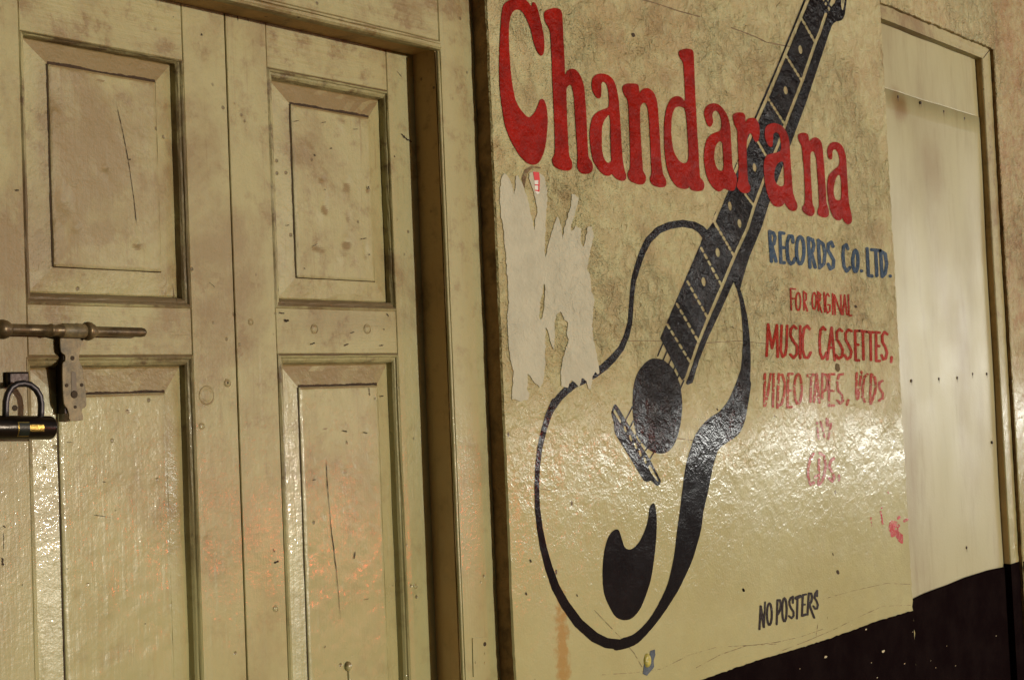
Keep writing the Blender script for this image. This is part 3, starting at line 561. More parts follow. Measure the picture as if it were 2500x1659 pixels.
o = link('plaster_over_door', v, [(i * 4 + k, i * 4 + k + 1, i * 4 + 5 + k, i * 4 + 4 + k) for i in range(59) for k in range(3)], M['plaster'], fw)
dado(fw, [xo + .002, 5.5, 7, 8.99], lambda x: .985, -.0012)

M['sheet'] = None
def mat_sheet():
    m, nt, p = newmat('cream_painted_metal_sheet'); n = N(nt)
    warp = n.noise(2.2, 2, .5, n.map((1, 1, .45))); f_ = n.noise(120, 4, .6); s_ = n.noise(30, 3, .5, n.map((1, 1, .08)))
    b = n.bump(warp, .03, .6); b = n.bump(s_, .0004, .5, b); b = n.bump(f_, .0006, .7, b)
    d = n.mul(n.ramp(n.noise(3.5, 5, .6, n.map((1, 1, .35), (1, 0, 3))), .42, .70), .5)
    d = n.add(d, n.mul(n.ramp(n.noise(18, 5, .7, n.map((1, 1, .16))), .48, .75), .32))
    col = n.mix(d, (.41, .385, .22), (.22, .155, .07))
    X, Z = W(*cG(325, 575), .0375); col = n.mix(n.mul(n.spot((X, .0375, Z), .085, .9, .5, 14, (1.1, 1, .8)), .8), col, (.20, .11, .035))
    X, Z = W(*cG(520, 930), .0375); col = n.mix(n.mul(n.spot((X, .0375, Z), .12, .9, .6, 9, (.9, 1, 1.2)), .45), col, (.24, .16, .06))
    X, Z = W(*cG(790, 1300), .0375); col = n.mix(n.mul(n.spot((X, .0375, Z), .10, .9, .6, 9, (.9, 1, 2)), .4), col, (.24, .16, .06))
    nt.links.new(col, p.inputs['Base Color']); nt.links.new(b, p.inputs['Normal']); p.inputs['IOR'].default_value = 1.5
    nt.links.new(n.add(.30, n.mul(n.noise(6, 3), .2)), p.inputs['Roughness']); return m
M['sheet'] = mat_sheet()
sd = thing('sheeted_door', 'doorway closed with cream painted metal sheets inside a narrow wooden frame', 'door')
zj = at(cG, 510, 565, FYS)[2]; zn = EYE + .0
def sheet(z0, z1, yy):
    nx, nz = 30, 40; v = []; f = []
    X0 = WX1 - .02; X1 = FXI + .02
    for j in range(nz + 1):
        for i in range(nx + 1):
            x = X0 + (X1 - X0) * i / nx; z = z0 + (z1 - z0) * j / nz
            v.append((x, yy + .0022 * math.sin(x * 9 + z * 3.1) * math.sin(z * 5.3 + 1) + .0012 * math.sin(x * 23 + 2 * z), z))
    for j in range(nz):
        for i in range(nx):
            a = j * (nx + 1) + i; f.append((a, a + 1, a + nx + 2, a + nx + 1))
    o = link('metal_sheet', v, f, M['sheet'], sd, True); md = o.modifiers.new('t', 'SOLIDIFY'); md.thickness = .0012; md.offset = 1
    return o
sheet(zj - .001, ZT1 + .03, FYS + .0018); sheet(0., zj, FYS)
nail_m = mat_simple('rusty_nail', (.07, .04, .022), .6)
for c, x, y in [(cG,315,530),(cG,440,562),(cG,565,610),(cG,678,648),(cG,742,680),(cF,1082,60),(cF,1220,50),(cF,1313,45),(cF,1390,25),(cF,1462,25),(cF,1490,370),(cF,1360,900)]:
    p = at(c, x, y, FYS); b = MB().tube([(p[0], FYS + .003, p[2]), (p[0], FYS - .0035, p[2])], [.0055, .0042], 8)
    b.add([(p[0] - .0025, FYS - .0028, p[2]), (p[0] + .0025, FYS - .0028, p[2]), (p[0] + .0006, FYS - .0025, p[2] - .015), (p[0] - .0006, FYS - .0025, p[2] - .015)], [(0, 1, 2, 3)])
    b.build('nail', nail_m, sd)
fo = MB().box(FXI, xo + .01, FYF, .12, 0, ZT2 + .01, .0025).build('door_post', M['wood'], sd)
fo.data.materials.append(M['edge'])
lam = MB(); lam.box(FXI - .0012, FXI - .0002, FYF + .004, .12, 0, ZT1); lam.build('post_inner_face', M['jamb'], sd)
tb = MB(); 
tb.add([(WX1 - .01, FYF, ZT1), (FXI, FYF, ZT1), (xo, FYF, ZT2 + .005), (WX1 - .01, FYF, ZT2 + .005), (WX1 - .01, FYF + .1, ZT1), (FXI, FYF + .1, ZT1)], [(0, 1, 2, 3), (0, 4, 5, 1)])
for q in range(len(tb.v)): tb.v[q] = (tb.v[q][0], tb.v[q][1] - .0015, tb.v[q][2])
tb.build('lintel_board', M['rail'], sd)
b = MB(); b.prism([(FXI + .001, ZT1 + .0), (FXI + .004, ZT1), (xo - .002, ZT2 - .001), (xo - .006, ZT2)], FYF - .0022, FYF - .0014); b.build('mitre_joint', mat_simple('dark_joint', (.03, .02, .012), .9), sd)
dado(sd, np.linspace(WX1 - .01, FXI + .01, 40), lambda x: np.interp(x, [3.88, 4.03, 4.2, 4.33, 4.52, 4.70], [.953, .9625, .967, .972, .9735, .966]) + .008, FYS - .0045)
dado(sd, [FXI - .003, xo + .001], lambda x: .985, FYF - .0012)
lam = MB().box(FXI - .0035, FXI - .0022, FYF - .001, .12, 0, .985); lam.build('black_dado', dado_m, sd)

# ================================================================== left doorway: frame

df = thing('door_frame', 'old cream wooden door frame with moulded header beside the painted wall', 'door frame')
xpost = at(Z2, 1110, 240, YA)[0]
zhl = at(Z2, 1110, 240, YA)[2]; zhm = at(Z2, 1145, 205, YA)[2] + .001
MB().box(2.0045, WX0 + .02, YA, .20, 0, 3.3, .002).build('door_post', M['wood'], df)
MB().box(1.9985, 2.0035, YA + .009, .2, 0, zhl + .01, .0).build('post_inner_face', M['jamb'], df)
bd = MB()
for (xc, r) in ((2.0005, .0036), (2.0068, .0018)):
    bd.tube([(xc, YA + .002 - (.001 if r < .003 else 0), z) for z in np.linspace(0, zhl - .001, 30)], [r * (1 + .08 * math.sin(i * 2.1)) for i in range(30)], 10)
bd.build('post_bead', M['wood'], df, True)
MB().box(-1.5, 2.0035, YA, .20, zhm + .0005, 3.3, .0015).build('header_board', M['rail'], df)
prof = [(YA + .02, zhl + .0025), (YA + .004, zhl), (YA - .003, zhl + .0015), (YA - .006, zhl + .005), (YA - .006, zhl + .0085), (YA - .002, zhl + .010), (YA - .002, zhl + .0115), (YA - .005, zhl + .013), (YA - .005, zhl + .016), (YA - .001, zhl + .018), (YA + .001, zhm)]
v = []; f = []; xs = np.linspace(-1.5, 2.0035, 60); rq = np.random.RandomState(2)
for x in xs: 
    for (yy, zz) in prof: v.append((x, yy + rq.normal(0, .0003), zz + rq.normal(0, .0002)))
n = len(prof)
for i in range(59):
    for k in range(n - 1): f.append((i * n + k, i * n + k + 1, (i + 1) * n + k + 1, (i + 1) * n + k))
link('header_moulding', v, f, M['rail'], df)
MB().box(-1.5, 1.9985, YA + .004, .2, zhl + .0028, zhl + .008).build('header_soffit', M['jamb'], df)
# small metal plate low on the post, with its hole
pc = [at(Z5, 1068, 1400, YA - .001), at(Z5, 1128, 1395, YA - .001), at(Z5, 1133, 1545, YA - .001), at(Z5, 1072, 1555, YA - .001)]
b = MB().prism([(p[0], p[2]) for p in pc], YA - .0018, YA + .001); b.build('strike_plate', M['wood'], df)
for x, y, rx in [(1118,1424,5),(1082,1498,3),(1118,1500,3),(1118,1462,2.4)]:
    p = at(Z5, x, y, YA - .002); r = rx * .00075
    MB().tube([(p[0], YA - .0015, p[2]), (p[0], YA - .0026, p[2])], [r * 1.2, r], 12).build('plate_hole' if rx > 4 else 'screw', pit_m if rx > 4 else M['wood'], df)

# ================================================================== door leaves
YM, YFD = YB + .017, YB + .009
def dist_line(x, z, c): return 0
def field_mesh(x0, x1, z0, z1, y, dents, name, parent, seed=0, cell=.0035):
    nx = int((x1 - x0) / cell); nz = int((z1 - z0) / cell); X = np.linspace(x0, x1, nx + 1); Z = np.linspace(z0, z1, nz + 1)
    GX, GZ = np.meshgrid(X, Z); H = vnoise(GX, GZ, .06, seed) * (.0016 if z1 > 1.65 else .0006) + vnoise(GX, GZ, .02, seed + 1) * .0007 + vnoise(GX, GZ, .008, seed + 3) * .0003
    for (dx, dz, r, a, ex) in dents:
        H += 1.7 * a * np.exp(-(((GX - dx) / r) ** 2 + ((GZ - dz) / (r * ex)) ** 2))
    edge = np.minimum(np.minimum(GX - x0, x1 - GX), np.minimum(GZ - z0, z1 - GZ)); H += .0016 * np.exp(-(edge / .0022) ** 2)
    v = np.stack([GX, y + H, GZ], -1).reshape(-1, 3); W1 = nx + 1
    f = [(j * W1 + i, j * W1 + i + 1, (j + 1) * W1 + i + 1, (j + 1) * W1 + i) for j in range(nz) for i in range(nx)]
    n0 = len(v); v = list(map(tuple, v))
    rim = [0, nx, nz * W1 + nx, nz * W1]
    for q in rim: a = v[q]; v.append((a[0], YM + .002, a[2]))
    for k in range(4): f.append((rim[k], n0 + k, n0 + (k + 1) % 4, rim[(k + 1) % 4]))
    return link(name, v, f, M['panelwood'], parent, True)
rp = np.random.RandomState(12)
def ringpts(c4, y, wob=0., n=14):
    """rectangular ring with many points per side so old edges can waver"""
    out = []; idx = []
    for k in range(4):
        a = np.array(c4[k]); b = np.array(c4[(k + 1) % 4])
        for i in range(n):
            t = i / n; p = a + (b - a) * t; out.append((p[0] + rp.normal(0, wob), y + rp.normal(0, wob * .6), p[1] + rp.normal(0, wob)))
    return out
def panel(leaf, O, B, F, dents, seed):
    """O outer line of the moulding, B foot of the moulding, F raised field; each (x0, x1, z0, z1)"""
    q = lambda R, g=0.: [(R[0] + g, R[2] + g), (R[1] - g, R[2] + g), (R[1] - g, R[3] - g), (R[0] + g, R[3] - g)]
    mb = MB()
    L = lambda t: tuple(O[i] + (B[i] - O[i]) * t for i in range(4))
    mb.rings([ringpts(q(O, -.002), YB + .006, 0), ringpts(q(O), YB + .0012, .0002), ringpts(q(L(.18)), YB - .0008, .0003), ringpts(q(L(.34)), YB + .0008, .0003), ringpts(q(L(.42)), YB + .0035, .0003), ringpts(q(L(.62)), YB + .0050, .0003), ringpts(q(L(.84)), YB + .0085, .0004), ringpts(q(L(1)), YM + .002, .0004), ringpts(q(L(1)), YM + .004, 0)])
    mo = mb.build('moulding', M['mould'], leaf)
    pm = MB(); e = lambda t: tuple(B[i] + (F[i] - B[i]) * t for i in range(4))
    # the sloping border: four facets mitred at the corners
    pm.rings([ringpts(q(B, -.001), YM + .0035, 0), ringpts(q(e(.06)), YM + .001, .0003), ringpts(q(e(.3)), YM - .0005, .0003), ringpts(q(e(.97)), YM - .0045, .0002), ringpts(q(F, .0), YM + .0015, .0002), ringpts(q(F, .002), YM + .0015, 0)])
    pan = pm.build('panel', M['panelwood'], leaf)
    field_mesh(F[0] + .0006, F[1] - .0006, F[2] + .0006, F[3] - .0006, YFD, dents, 'raised_field', pan, seed)
    return pan
def R4(c_l, c_r, c_t, c_b, y):
    """x of left and right, z of bottom and top, each measured on plane y"""
    return (at(*c_l, y)[0], at(*c_r, y)[0], at(*c_b, y)[2], at(*c_t, y)[2])
def dlist(c, L): 
    r = []
    for x, y, rad, amp, ex in L:
        p = at(c, x, y, YFD); r.append((p[0], p[2], rad, amp, ex))
    return r
LZ = .42                                    # bottom of the lower panels
LO = R4((Z1,108,760), (Z1,895,860), (Z1,480,217), (Z1,500,1462), YB)
LB = R4((Z1,118,800), (Z1,834,860), (Z1,470,245), (Z1,490,1410), YM)
LF = R4((Z1,240,800), (Z1,755,840), (Z1,480,350), (Z1,500,1288), YM - .0045)
RO = R4((Z2,318,900), (Z2,893,900), (Z2,590,378), (Z2,620,1479), YB)
RB = R4((Z2,328,900), (Z2,850,900), (Z2,570,430), (Z2,600,1436), YM)
RF = R4((Z2,421,900), (Z2,797,950), (Z2,590,530), (Z2,620,1337), YM - .0045)
L2O = R4((Z3,190,545), (Z4,1375,900), (Z3,850,523), (Z3,850,523), YB)
L2B = R4((Z4,228,600), (Z4,1283,900), (Z3,800,615), (Z3,850,523), YM)
L2F = R4((Z4,425,800), (Z4,1170,1000), (Z3,850,820), (Z3,850,523), YM - .0045)
R2O = R4((Z5,315,900), (Z5,797,900), (Z5,530,266), (Z5,530,266), YB)
R2B = R4((Z5,322,900), (Z5,752,900), (Z5,520,308), (Z5,530,266), YM)
R2F = R4((Z5,390,900), (Z5,702,800), (Z5,530,396), (Z5,530,266), YM - .0045)
fx = lambda R, z: (R[0], R[1], z, R[3])
L2O, R2O = fx(L2O, LZ), fx(R2O, LZ); L2B, R2B = fx(L2B, LZ + .013), fx(R2B, LZ + .013); L2F, R2F = fx(L2F, LZ + .05), fx(R2F, LZ + .05)
seam = at(Z2, 120, 800, YB)[0]
def leaf(label, x0, x1, O1, O2):
    t = thing('door_leaf', label, 'door', group='panelled leaves of the closed folding door')
    top = 2.36; bm = .006
    MB().box(x0, O1[0] - .0002, YB, YB + .04, .02, top, .0012).build('stile', M['wood'], t)
    MB().box(O1[1] + .0002, x1, YB, YB + .04, .02, top, .0012).build('stile', M['wood'], t)
    for (z0, z1) in ((O1[3], top), (O2[3], O1[2]), (.02, LZ)):
        MB().box(O1[0] + .0004, O1[1] - .0004, YB + .0005, YB + .04, z0 + .0002, z1 - .0002, .0012).build('rail', M['rail'], t)
    MB().box(O1[0] + .0004, O1[1] - .0004, YM + .006, YB + .04, .03, top - .01).build('panel_backing', M['wood'], t)
    return t
x_left = LO[0] - .105
lf = leaf('left folding door leaf with two raised panels and the sliding bolt', x_left, seam - .0012, LO, L2O)
rf = leaf('right folding door leaf with two dented panels next to the frame post', seam + .0012, 2.03, RO, R2O)
panel(lf, LO, LB, LF, dlist(Z1, [(300,960,.012,.0022,1.6),(310,1090,.010,-.0012,2.2),(365,1085,.008,.0016,1),(655,1165,.005,.0022,1),(655,1205,.010,-.0008,1.2),(505,800,.004,.0018,1),(512,850,.006,-.0008,1),(255,440,.012,.0010,1.6),(265,540,.008,-.0010,1),(480,380,.006,.0008,.5),(360,680,.0,.0,1)][:-1]), 4)
panel(rf, RO, RB, RF, dlist(Z2, [(560,850,.006,.0018,.8),(555,885,.006,-.0008,1),(575,975,.008,.0018,1.8),(565,1030,.009,-.0012,1.5),(680,870,.009,.0016,1.2),(675,930,.009,-.001,1.2),(685,1030,.007,.0012,1.5),(680,1150,.012,.0020,.9),(665,1240,.013,-.0014,1.3),(530,1175,.008,.0016,.8),(560,1225,.010,-.001,1),(780,900,.004,.002,1.5),(660,600,.012,-.001,1),(500,720,.010,-.0008,1.2),(770,1200,.007,.0012,2)]), 8)
panel(lf, L2O, L2B, L2F, dlist(Z3, [(980,940,.003,.001,1)]), 14)
panel(rf, R2O, R2B, R2F, dlist(Z5, [(560,735,.004,.001,.5),(480,560,.004,.0008,.6)]), 17)
MB().box(-1.5, x_left - .0015, YB, YB + .04, .02, 2.36, .0012).build('door_leaf', M['wood'])
tag(bpy.data.objects[-1] if False else [o for o in COL.objects if o.name.startswith('door_leaf') and o.type == 'MESH'][0], 'plain door leaf beyond the bolt at the left picture edge', 'door', 'panelled leaves of the closed folding door')
MB().box(-1.5, 2.1, YB + .046, .19, .0, 2.36).build('dark_interior', mat_simple('dark_void', (.01, .008, .006), .9), df)
# thin dark strips along the edges of the raised fields
gm = mat_simple('dark_edge_strip', (.055, .03, .014), .9, 0, .5, 60, .0008, 200)
def edge_strip(parent, a, b, w, y, seed, gaps=.12):
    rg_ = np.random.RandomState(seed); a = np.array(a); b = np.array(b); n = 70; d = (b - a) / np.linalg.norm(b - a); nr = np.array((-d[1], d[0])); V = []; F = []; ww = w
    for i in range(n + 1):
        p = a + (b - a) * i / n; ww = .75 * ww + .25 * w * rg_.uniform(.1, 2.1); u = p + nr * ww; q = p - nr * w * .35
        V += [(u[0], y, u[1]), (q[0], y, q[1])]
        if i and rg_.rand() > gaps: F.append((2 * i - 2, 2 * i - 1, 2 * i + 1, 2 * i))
    link('dark_edge_strip', V, F, gm, parent)
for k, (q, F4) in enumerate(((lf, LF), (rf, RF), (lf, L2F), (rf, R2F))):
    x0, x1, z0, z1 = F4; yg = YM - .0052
    edge_strip(q, (x0, z1 + .0010), (x1, z1 + .0012), .0028, yg, k, .0)
    edge_strip(q, (x0 - .0008, z0), (x0 - .0008, z1), .0013, yg, 10 + k, .0)
    edge_strip(q, (x1, z0 - .0005), (x0, z0 - .0005), .0006, yg, 20 + k, .0)
# cracks, drips, chips on the leaves
ck = mat_simple('dark_crack', (.045, .028, .016), .9)
def mark(parent, c, pts, w, y, name='crack', m=ck, seed=0):
    P = [at(c, a, b, y) for a, b in pts]; V = []; n = len(P); rk = np.random.RandomState(seed)
    Q = []
    for i in range(n - 1):
        for k in range(8):
            t = k / 8; Q.append(np.array(P[i]) * (1 - t) + np.array(P[i + 1]) * t)
    Q.append(np.array(P[-1])); n = len(Q)
    for i, q in enumerate(Q):
        a = Q[max(i - 1, 0)]; b = Q[min(i + 1, n - 1)]; t = b - a; t /= np.linalg.norm(t) + 1e-9; nr = np.array((-t[2], 0, t[0]))
        ww = w * (.35 + .9 * rk.rand()) * min(1, (i + .4) / 3, (n - i - .6) / 3); q = q + nr * rk.normal(0, w * .25)
        V += [tuple(q + nr * ww), tuple(q - nr * ww)]
    return link(name, V, [(2 * i, 2 * i + 1, 2 * i + 3, 2 * i + 2) for i in range(n - 1)], m, parent)
yf = YFD - .0012
mark(lf, Z1, [(555,480),(590,640),(615,770),(640,940),(655,1080)], .0006, yf, seed=1)
mark(rf, Z5, [(485,685),(490,790),(505,960),(525,1120),(543,1325)], .0008, yf, seed=2)
mark(lf, Z4, [(630,435),(765,455)], .0005, yf, seed=3)
mark(rf, Z2, [(938,640),(965,665),(992,682)], .0022, YB - .0006, 'gouge', seed=4)
for k, (q, c, a, b, da, db, w, yy) in enumerate([(rf,Z2,425,582,28,-6,.0012,yf),(rf,Z2,560,587,22,-3,.001,yf),(rf,Z2,710,618,24,0,.001,yf),(rf,Z2,522,740,8,6,.003,yf),(rf,Z2,600,712,10,-4,.002,yf),(rf,Z2,572,905,6,4,.0018,yf),(rf,Z2,475,1282,6,4,.002,yf),(rf,Z2,785,1215,6,5,.002,yf),(rf,Z2,755,1142,20,-3,.0014,yf),(rf,Z2,782,890,4,16,.003,yf),(rf,Z2,515,1180,25,-15,.001,yf),
     (rf,Z5,315,130,22,6,.0022,YB),(rf,Z5,420,230,20,-8,.002,YB),(rf,Z5,555,235,20,-8,.002,YB),(rf,Z5,695,235,18,-3,.002,YB),(rf,Z5,580,185,18,-6,.0014,YB),(rf,Z5,712,168,6,3,.002,YB),(rf,Z5,548,572,22,6,.0018,yf),(rf,Z5,632,580,18,3,.0014,yf),(rf,Z5,565,612,4,16,.0014,yf),(rf,Z5,600,1055,-4,30,.0022,yf),(rf,Z5,478,1440,4,-10,.0012,yf),(rf,Z5,635,1248,22,-6,.0008,yf),(rf,Z5,275,1100,22,-8,.003,YB),(rf,Z5,272,1045,6,12,.002,YB),(rf,Z5,700,437,14,-3,.0018,YM-.006),(rf,Z5,430,770,14,-2,.0016,yf),(rf,Z5,655,400,4,35,.0014,yf),
     (rf,Z2,155,75,4,25,.0022,YB),(rf,Z2,205,90,3,15,.0018,YB),(rf,Z2,905,745,5,8,.0028,YB),(rf,Z2,918,340,25,30,.0012,YB),(rf,Z2,355,1495,28,4,.002,YB),(rf,Z2,380,1535,24,-3,.003,YB),(rf,Z2,870,1500,10,14,.0025,YB),(rf,Z2,395,1077,10,0,.0014,YM-.006),(rf,Z2,745,1145,8,-4,.0014,yf),
     (lf,Z1,618,765,8,-4,.0016,yf),(lf,Z1,70,910,22,0,.002,YB),(lf,Z1,830,80,0,3,.0014,YB),(lf,Z1,960,170,8,-8,.003,YB),(lf,Z1,1000,1350,30,25,.0008,YB),(lf,Z3,972,940,10,4,.0014,yf),(lf,Z3,905,950,4,-6,.0016,yf),(lf,Z3,510,1188,50,2,.0007,yf),(lf,Z3,790,1490,24,4,.0012,yf),(lf,Z4,790,408,4,0,.0014,yf),(lf,Z4,15,730,6,60,.0032,YB),(lf,Z4,22,510,18,15,.0016,YB),(lf,Z4,24,560,2,130,.0007,YB),(lf,Z4,995,1180,4,6,.0016,yf),(lf,Z4,605,905,5,3,.0012,yf),(lf,Z4,460,805,4,3,.0012,yf),(lf,Z4,150,915,6,3,.0016,YB)]):
    mark(q, c, [(a, b), (a + da * .5 + 1, b + db * .5), (a + da, b + db)], w * .62, yy - .0004, 'chip', seed=100 + k)
# filled screw heads, washers and the dripping stud
def plug(parent, c, x, y, r, yy, name='filled_screw_hole', h=.0012):
    p = at(c, x, y, yy)
    MB().rings([[(p[0] + r * q * math.cos(t), yy - hh, p[2] + r * q * math.sin(t)) for t in np.linspace(2 * math.pi, 0, 17)[:-1]] for q, hh in ((1.25, -.0012), (1.12, .0012), (.98, .0008), (.90, -.0006), (.8, .0002), (.4, h * .5))], True).build(name, M['wood'], parent, True)
plug(rf, Z5, 438, 168, .0075, YB); plug(rf, Z5, 649, 168, .0078, YB)
plug(rf, Z5, 840, 1193, .0045, YB); plug(rf, Z5, 282, 1283, .005, YB); plug(rf, Z5, 90, 383, .0062, YB)
plug(lf, Z3, 1745, 735, .0055, YB); plug(lf, Z3, 1585, 830, .014, YB, h=.0006); plug(rf, Z5, 183, 140, .005, YB); plug(lf, Z3, 1545, 1065, .005, YB)
p = at(Z5, 570, 1512, YFD)
MB().rings([[(p[0] + .0075 * q * math.cos(t), YFD - hh, p[2] + .0085 * q * math.sin(t)) for t in np.linspace(2 * math.pi, 0, 19)[:-1]] for q, hh in ((1.05, 0), (1, .003), (.8, .0055), (.5, .007), (.15, .0076))], True).build('round_stud', M['wood'], rf, True)
MB().tube([(p[0] + .001, YFD - .0008, p[2] - .008), (p[0] + .002, YFD - .001, p[2] - .05)], [.0022, .0012], 8).build('paint_drip', M['wood'], rf, True)

# ================================================================== bolt, hasp and padlock
brass = mat_simple('tarnished_painted_brass', (.05, .03, .014), .38, .4, .75, 26, .001, 60, alt=(.20, .14, .065))
lite = mat_simple('worn_cream_metal', (.22, .165, .08), .5, .1, .7, 45, .001, 70)
iron = mat_simple('dark_iron', (.045, .035, .035), .38, .7, .5, 30, .0006, 90)
yb = YB - .020
def bl(x, y, yy=yb): return Vector(at(cL, x, y, yy))
mpp = abs(at(cL, 500, 100, yb)[2] - at(cL, 500, 200, yb)[2]) / 100        # metres per crop pixel
a = bl(-900, 185); e = bl(1545, 225)
bolt = MB()
def axis(x): t = (x + 900) / 2445; p = a.lerp(e, 0); q = bl(x, 190 + 33 * max(0, (x - 100)) / 1445); return q
prf = [(-900,62),(-60,62),(-40,70),(-20,98),(30,104),(75,92),(100,70),(112,60),(520,60),(525,68),(545,72),(560,64),(600,60),(640,72),(650,72),(900,70),(905,96),(930,104),(960,98),(1000,70),(1015,56),(1500,54),(1530,46),(1545,30),(1550,6)]
prf.sort()
bolt.tube([axis(x) for x, r in prf], [r * mpp for x, r in prf], 24)
bo = bolt.build('sliding_bolt', brass, lf, True)
# hasp plate with screw holes and slot
yp = YB - .013
hp = [(655,235),(895,240),(893,290),(875,330),(850,420),(845,520),(880,600),(890,700),(905,800),(915,880),(920,1000),(882,1030),(870,1060),(885,1150),(745,1160),(735,1100),(715,1030),(682,980),(668,800),(665,560),(690,530),(695,495),(690,460),(650,430),(640,330),(642,280)]
hpp = smooth_poly(hp, 2)
pts = [(at(cL, x, y, yp)[0], at(cL, x, y, yp)[2]) for x, y in hpp]
hasp = MB().prism(pts, yp, yp + .003).build('hasp_plate', lite, lf)
bv = hasp.modifiers.new('bevel', 'BEVEL'); bv.width = .0007; bv.segments = 2; bv.limit_method = 'ANGLE'
# the loop of the hasp wrapped over the bolt
lp = MB(); 
for xk in (0,): 
    ring = []
    for x in (655, 665, 890, 900):
        c0 = axis(x); rr_ = (70 if x in (655, 900) else 78) * mpp
        ring.append([(c0.x, c0.y + rr_ * math.cos(t), c0.z + rr_ * math.sin(t)) for t in np.linspace(math.pi * .35, math.pi * 1.72, 18)])
    v = [q for r in ring for q in r]; nn = 18
    lp.add(v, [(i * nn + k, (i + 1) * nn + k, (i + 1) * nn + k + 1, i * nn + k + 1) for i in range(3) for k in range(nn - 1)])
lpo = lp.build('hasp_loop', lite, lf, True)
for x, y, r in ((770,495,25),(708,785,21),(868,780,20),(800,1015,18)):
    p = bl(x, y, yp); MB().tube([(p.x, yp + .001, p.z), (p.x, yp - .0006, p.z), (p.x, yp - .0008, p.z)], [r * mpp * 1.0, r * mpp, r * mpp * .6], 14).build('screw', pit_m, hasp)
sm = mat_simple('painted_slot', (.16, .12, .08), .6)
q0 = bl(782, 665, yp); q1 = bl(790, 880, yp); r = 30 * mpp
sl_ = [(q0.x + r * math.cos(t), q0.z + r * math.sin(t)) for t in np.linspace(0, math.pi, 9)] + [(q1.x + r * math.cos(t), q1.z + r * math.sin(t)) for t in np.linspace(math.pi, 2 * math.pi, 9)]
MB().prism(sl_[::-1], yp - .0006, yp + .0005).build('slot', sm, hasp)
p = bl(788, 880, yp); MB().tube([(p.x, yp - .0005, p.z), (p.x, yp - .0014, p.z)], [.006, .005], 14).build('screw', pit_m, hasp)
# block behind the hasp that carries it off the door
MB().box(bl(700, 900, yp).x, bl(850, 900, yp).x, yp + .0035, YB + .012, bl(780, 1080, yp).z, bl(780, 320, yp).z).build('hasp_base', iron, hasp)
# staple plate
ys = YB - .012
MB().box(bl(92,700,ys).x, bl(318,700,ys).x, ys, YB + .012, bl(200,800,ys).z, bl(200,640,ys).z, .003).build('staple', iron, lf)
stile_hole = bl(157, 1025, YB); MB().tube([(stile_hole.x, YB - .0005, stile_hole.z), (stile_hole.x, YB - .0009, stile_hole.z)], [.0045, .004], 12).build('screw_hole', pit_m, lf)
pad = thing('padlock', 'dark cylindrical padlock with brass plug hanging from the staple at the left edge', 'padlock')
yk = YB - .038
sh = [(58,1190),(60,1050),(62,960),(80,880),(120,810),(180,772),(250,762),(320,778),(385,830),(425,900),(438,980),(436,1060),(432,1190)]
MB().tube([bl(x, y, yk) for x, y in sh], 34 * mpp, 16).build('shackle', mat_simple('steel_shackle', (.06, .055, .06), .42, .9, .4, 30, .0003, 80), pad, True)
c0 = bl(-160, 1232, yk); c1 = bl(560, 1235, yk); R_ = 124 * mpp
ax = (c1 - c0).normalized()
bodyp = [(0, .86), (.01, .95), (.03, 1), (.95, 1), (.975, .95), (.992, .84), (1, .66)]
MB().tube([c0.lerp(c1, t) for t, q in bodyp], [R_ * q for t, q in bodyp], 28).build('lock_body', mat_simple('blackened_brass', (.018, .011, .007), .28, .5, .6, 30, .0008, 60), pad, True)
gold = mat_simple('polished_brass', (.42, .29, .08), .3, .9, .4, 80, .0008, 200)
def patch(x0, x1, y0, y1, m, name, lift=1.0):
    """a plate bent round the lock body"""
    v = []; nn = 8
    for t in np.linspace(0, 1, 5):
        for k in range(nn + 1):
            X = x0 + (x1 - x0) * t; Y = y0 + (y1 - y0) * k / nn; b0 = bl(X, 1235, yk); s_ = max(-1, min(1, (1235 - Y) / 124)); ang = math.asin(s_)
            v.append((b0.x, yk - (R_ + .0006 * lift) * math.cos(ang), c0.z * 0 + b0.z + (R_ + .0006 * lift) * math.sin(ang)))
    f = [(i * (nn + 1) + k, i * (nn + 1) + k + 1, (i + 1) * (nn + 1) + k + 1, (i + 1) * (nn + 1) + k) for i in range(4) for k in range(nn)]
    return link(name, v, f, m, pad, True)
patch(250, 400, 1205, 1275, gold, 'brass_plug'); patch(128, 250, 1178, 1325, gold, 'plug_rim', .8); patch(138, 248, 1190, 1315, mat_simple('dark_key_cover', (.012, .016, .012), .3), 'key_cover', 1.8)

# ================================================================== what the glossy paint looks out on
dark = mat_simple('dark_blocker', (.010, .010, .008), .9)  # near-black finish of the added unseen blocks
def block(name, label, x0, x1, y0, y1, z1, m):
    return tag(MB().box(x0, x1, y0, y1, 0, z1).build(name, m), label, 'building')
rear = MB().box(-12, 9, .2, 6, 0, 4.2).build('shop_building', mat_simple('shop_render', (.3, .26, .17), .8)); tag(rear, 'plastered shop building behind the painted wall', 'building')
cw = MB().box(-12, 9, -.75, .19, 3.302, 3.42).build('sky_blocker', mat_simple('sky_blocker_boards', (.10, .07, .045), .8)); tag(cw, 'unseen flat dark slab added over the shop front to hold back the sky', 'sky_blocker')  # added out of view to keep sky light off the wall
block('opposite_blocker', 'unseen dark block added across the street to keep reflections dark', -14, 2, -24, -16, 9, dark)  # added backdrop, keeps what the gloss reflects dark
block('corner_blocker', 'unseen dark block added on the left to hold back light', -16, -3, -16, -2.5, 8, dark)  # added out of view to block light from the left
block('far_blocker', 'unseen tall dark block added far down the street as a backdrop', 36, 80, -52, -46, 26, dark)  # added to keep the sky dark above the glowing panels
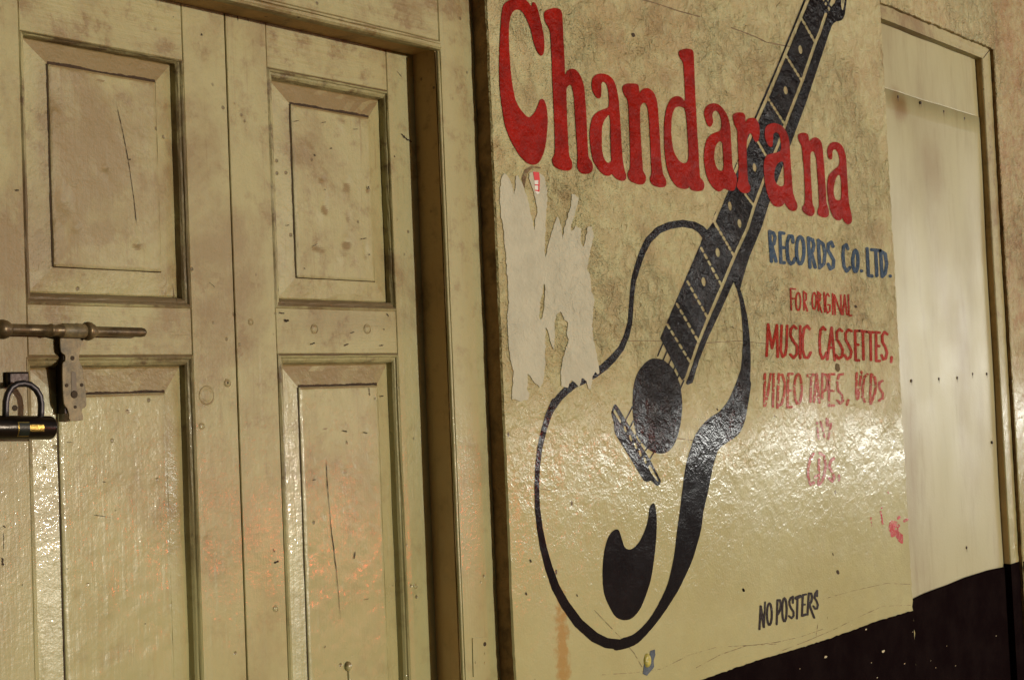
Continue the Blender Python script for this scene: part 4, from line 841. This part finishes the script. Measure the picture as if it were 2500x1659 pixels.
block('end_blocker', 'unseen tall dark block added at the street end as a backdrop', 74, 80, -46, 20, 26, dark)  # added dark backdrop beyond the glowing panels
rw = bpy.data.objects['opposite_blocker']
# red signal lamp whose light glints in the door panels
def emis(name, c, e):
    m, nt, p = newmat(name); p.inputs['Base Color'].default_value = (*c, 1); p.inputs['Emission Color'].default_value = (*c, 1); p.inputs['Emission Strength'].default_value = e; return m
pw = Vector(at(cL, 100, 100, YB)); pw = Vector((*[W(770, 1245, YB)[0]], YB, W(770, 1245, YB)[1])); r_ = (pw - Vector((0, -DIST, EYE))).normalized(); r_.y *= -1
lampc = pw + r_ * 12.5
sg = thing('signal_lamp', 'red signal lamp on a short post at the kerb across from the door', 'lamp')
MB().tube([(lampc.x, lampc.y, .12), (lampc.x, lampc.y, max(.15, lampc.z - .37))], .05, 12).build('post', iron, sg)
MB().tube([lampc + r_ * .25, lampc + r_ * .06, lampc], [.26, .38, .38], 20).build('housing', iron, sg)
MB().tube([lampc, lampc - r_ * .04], [.25, .22], 20).build('lens', emis('red_lens', (1, .07, .02), 95), sg, True)
# glowing panels added far down the street to make the wall's white sheen
ls = thing('sheen_panels', 'unseen row of glowing panels added to make the white sheen on the wall', 'light panel')
for k in range(5):
    o = MB().box(-11 + k * 4.4, -11 + k * 4.4 + 4.15, -.03, 0, 1.0, 3.3).build('sheen_panel', emis('sheen_glow', (1, .99, .92), (6, 14, 27, 16, 7)[k]), ls)
MB().box(-11.2, 11.2, .02, 3, 0, 4.2).build('wall', dark, ls)  # dark backing added behind the glowing panels
bpy.context.view_layer.update()
for t in [o for o in COL.objects if o.type == 'EMPTY' and o.parent is None]:   # stand each thing's origin at its own base
    ps = [Vector(c) for ch in t.children for c in ch.bound_box]
    b = Vector(((min(p.x for p in ps) + max(p.x for p in ps)) / 2, (min(p.y for p in ps) + max(p.y for p in ps)) / 2, min(p.z for p in ps)))
    t.location = b
    for ch in t.children: ch.matrix_parent_inverse = Matrix.Translation(-b)

ls.location = (38, -19, 0); ls.rotation_euler.z = math.radians(240)
for ch in ls.children: ch.matrix_parent_inverse = Matrix.Identity(4)
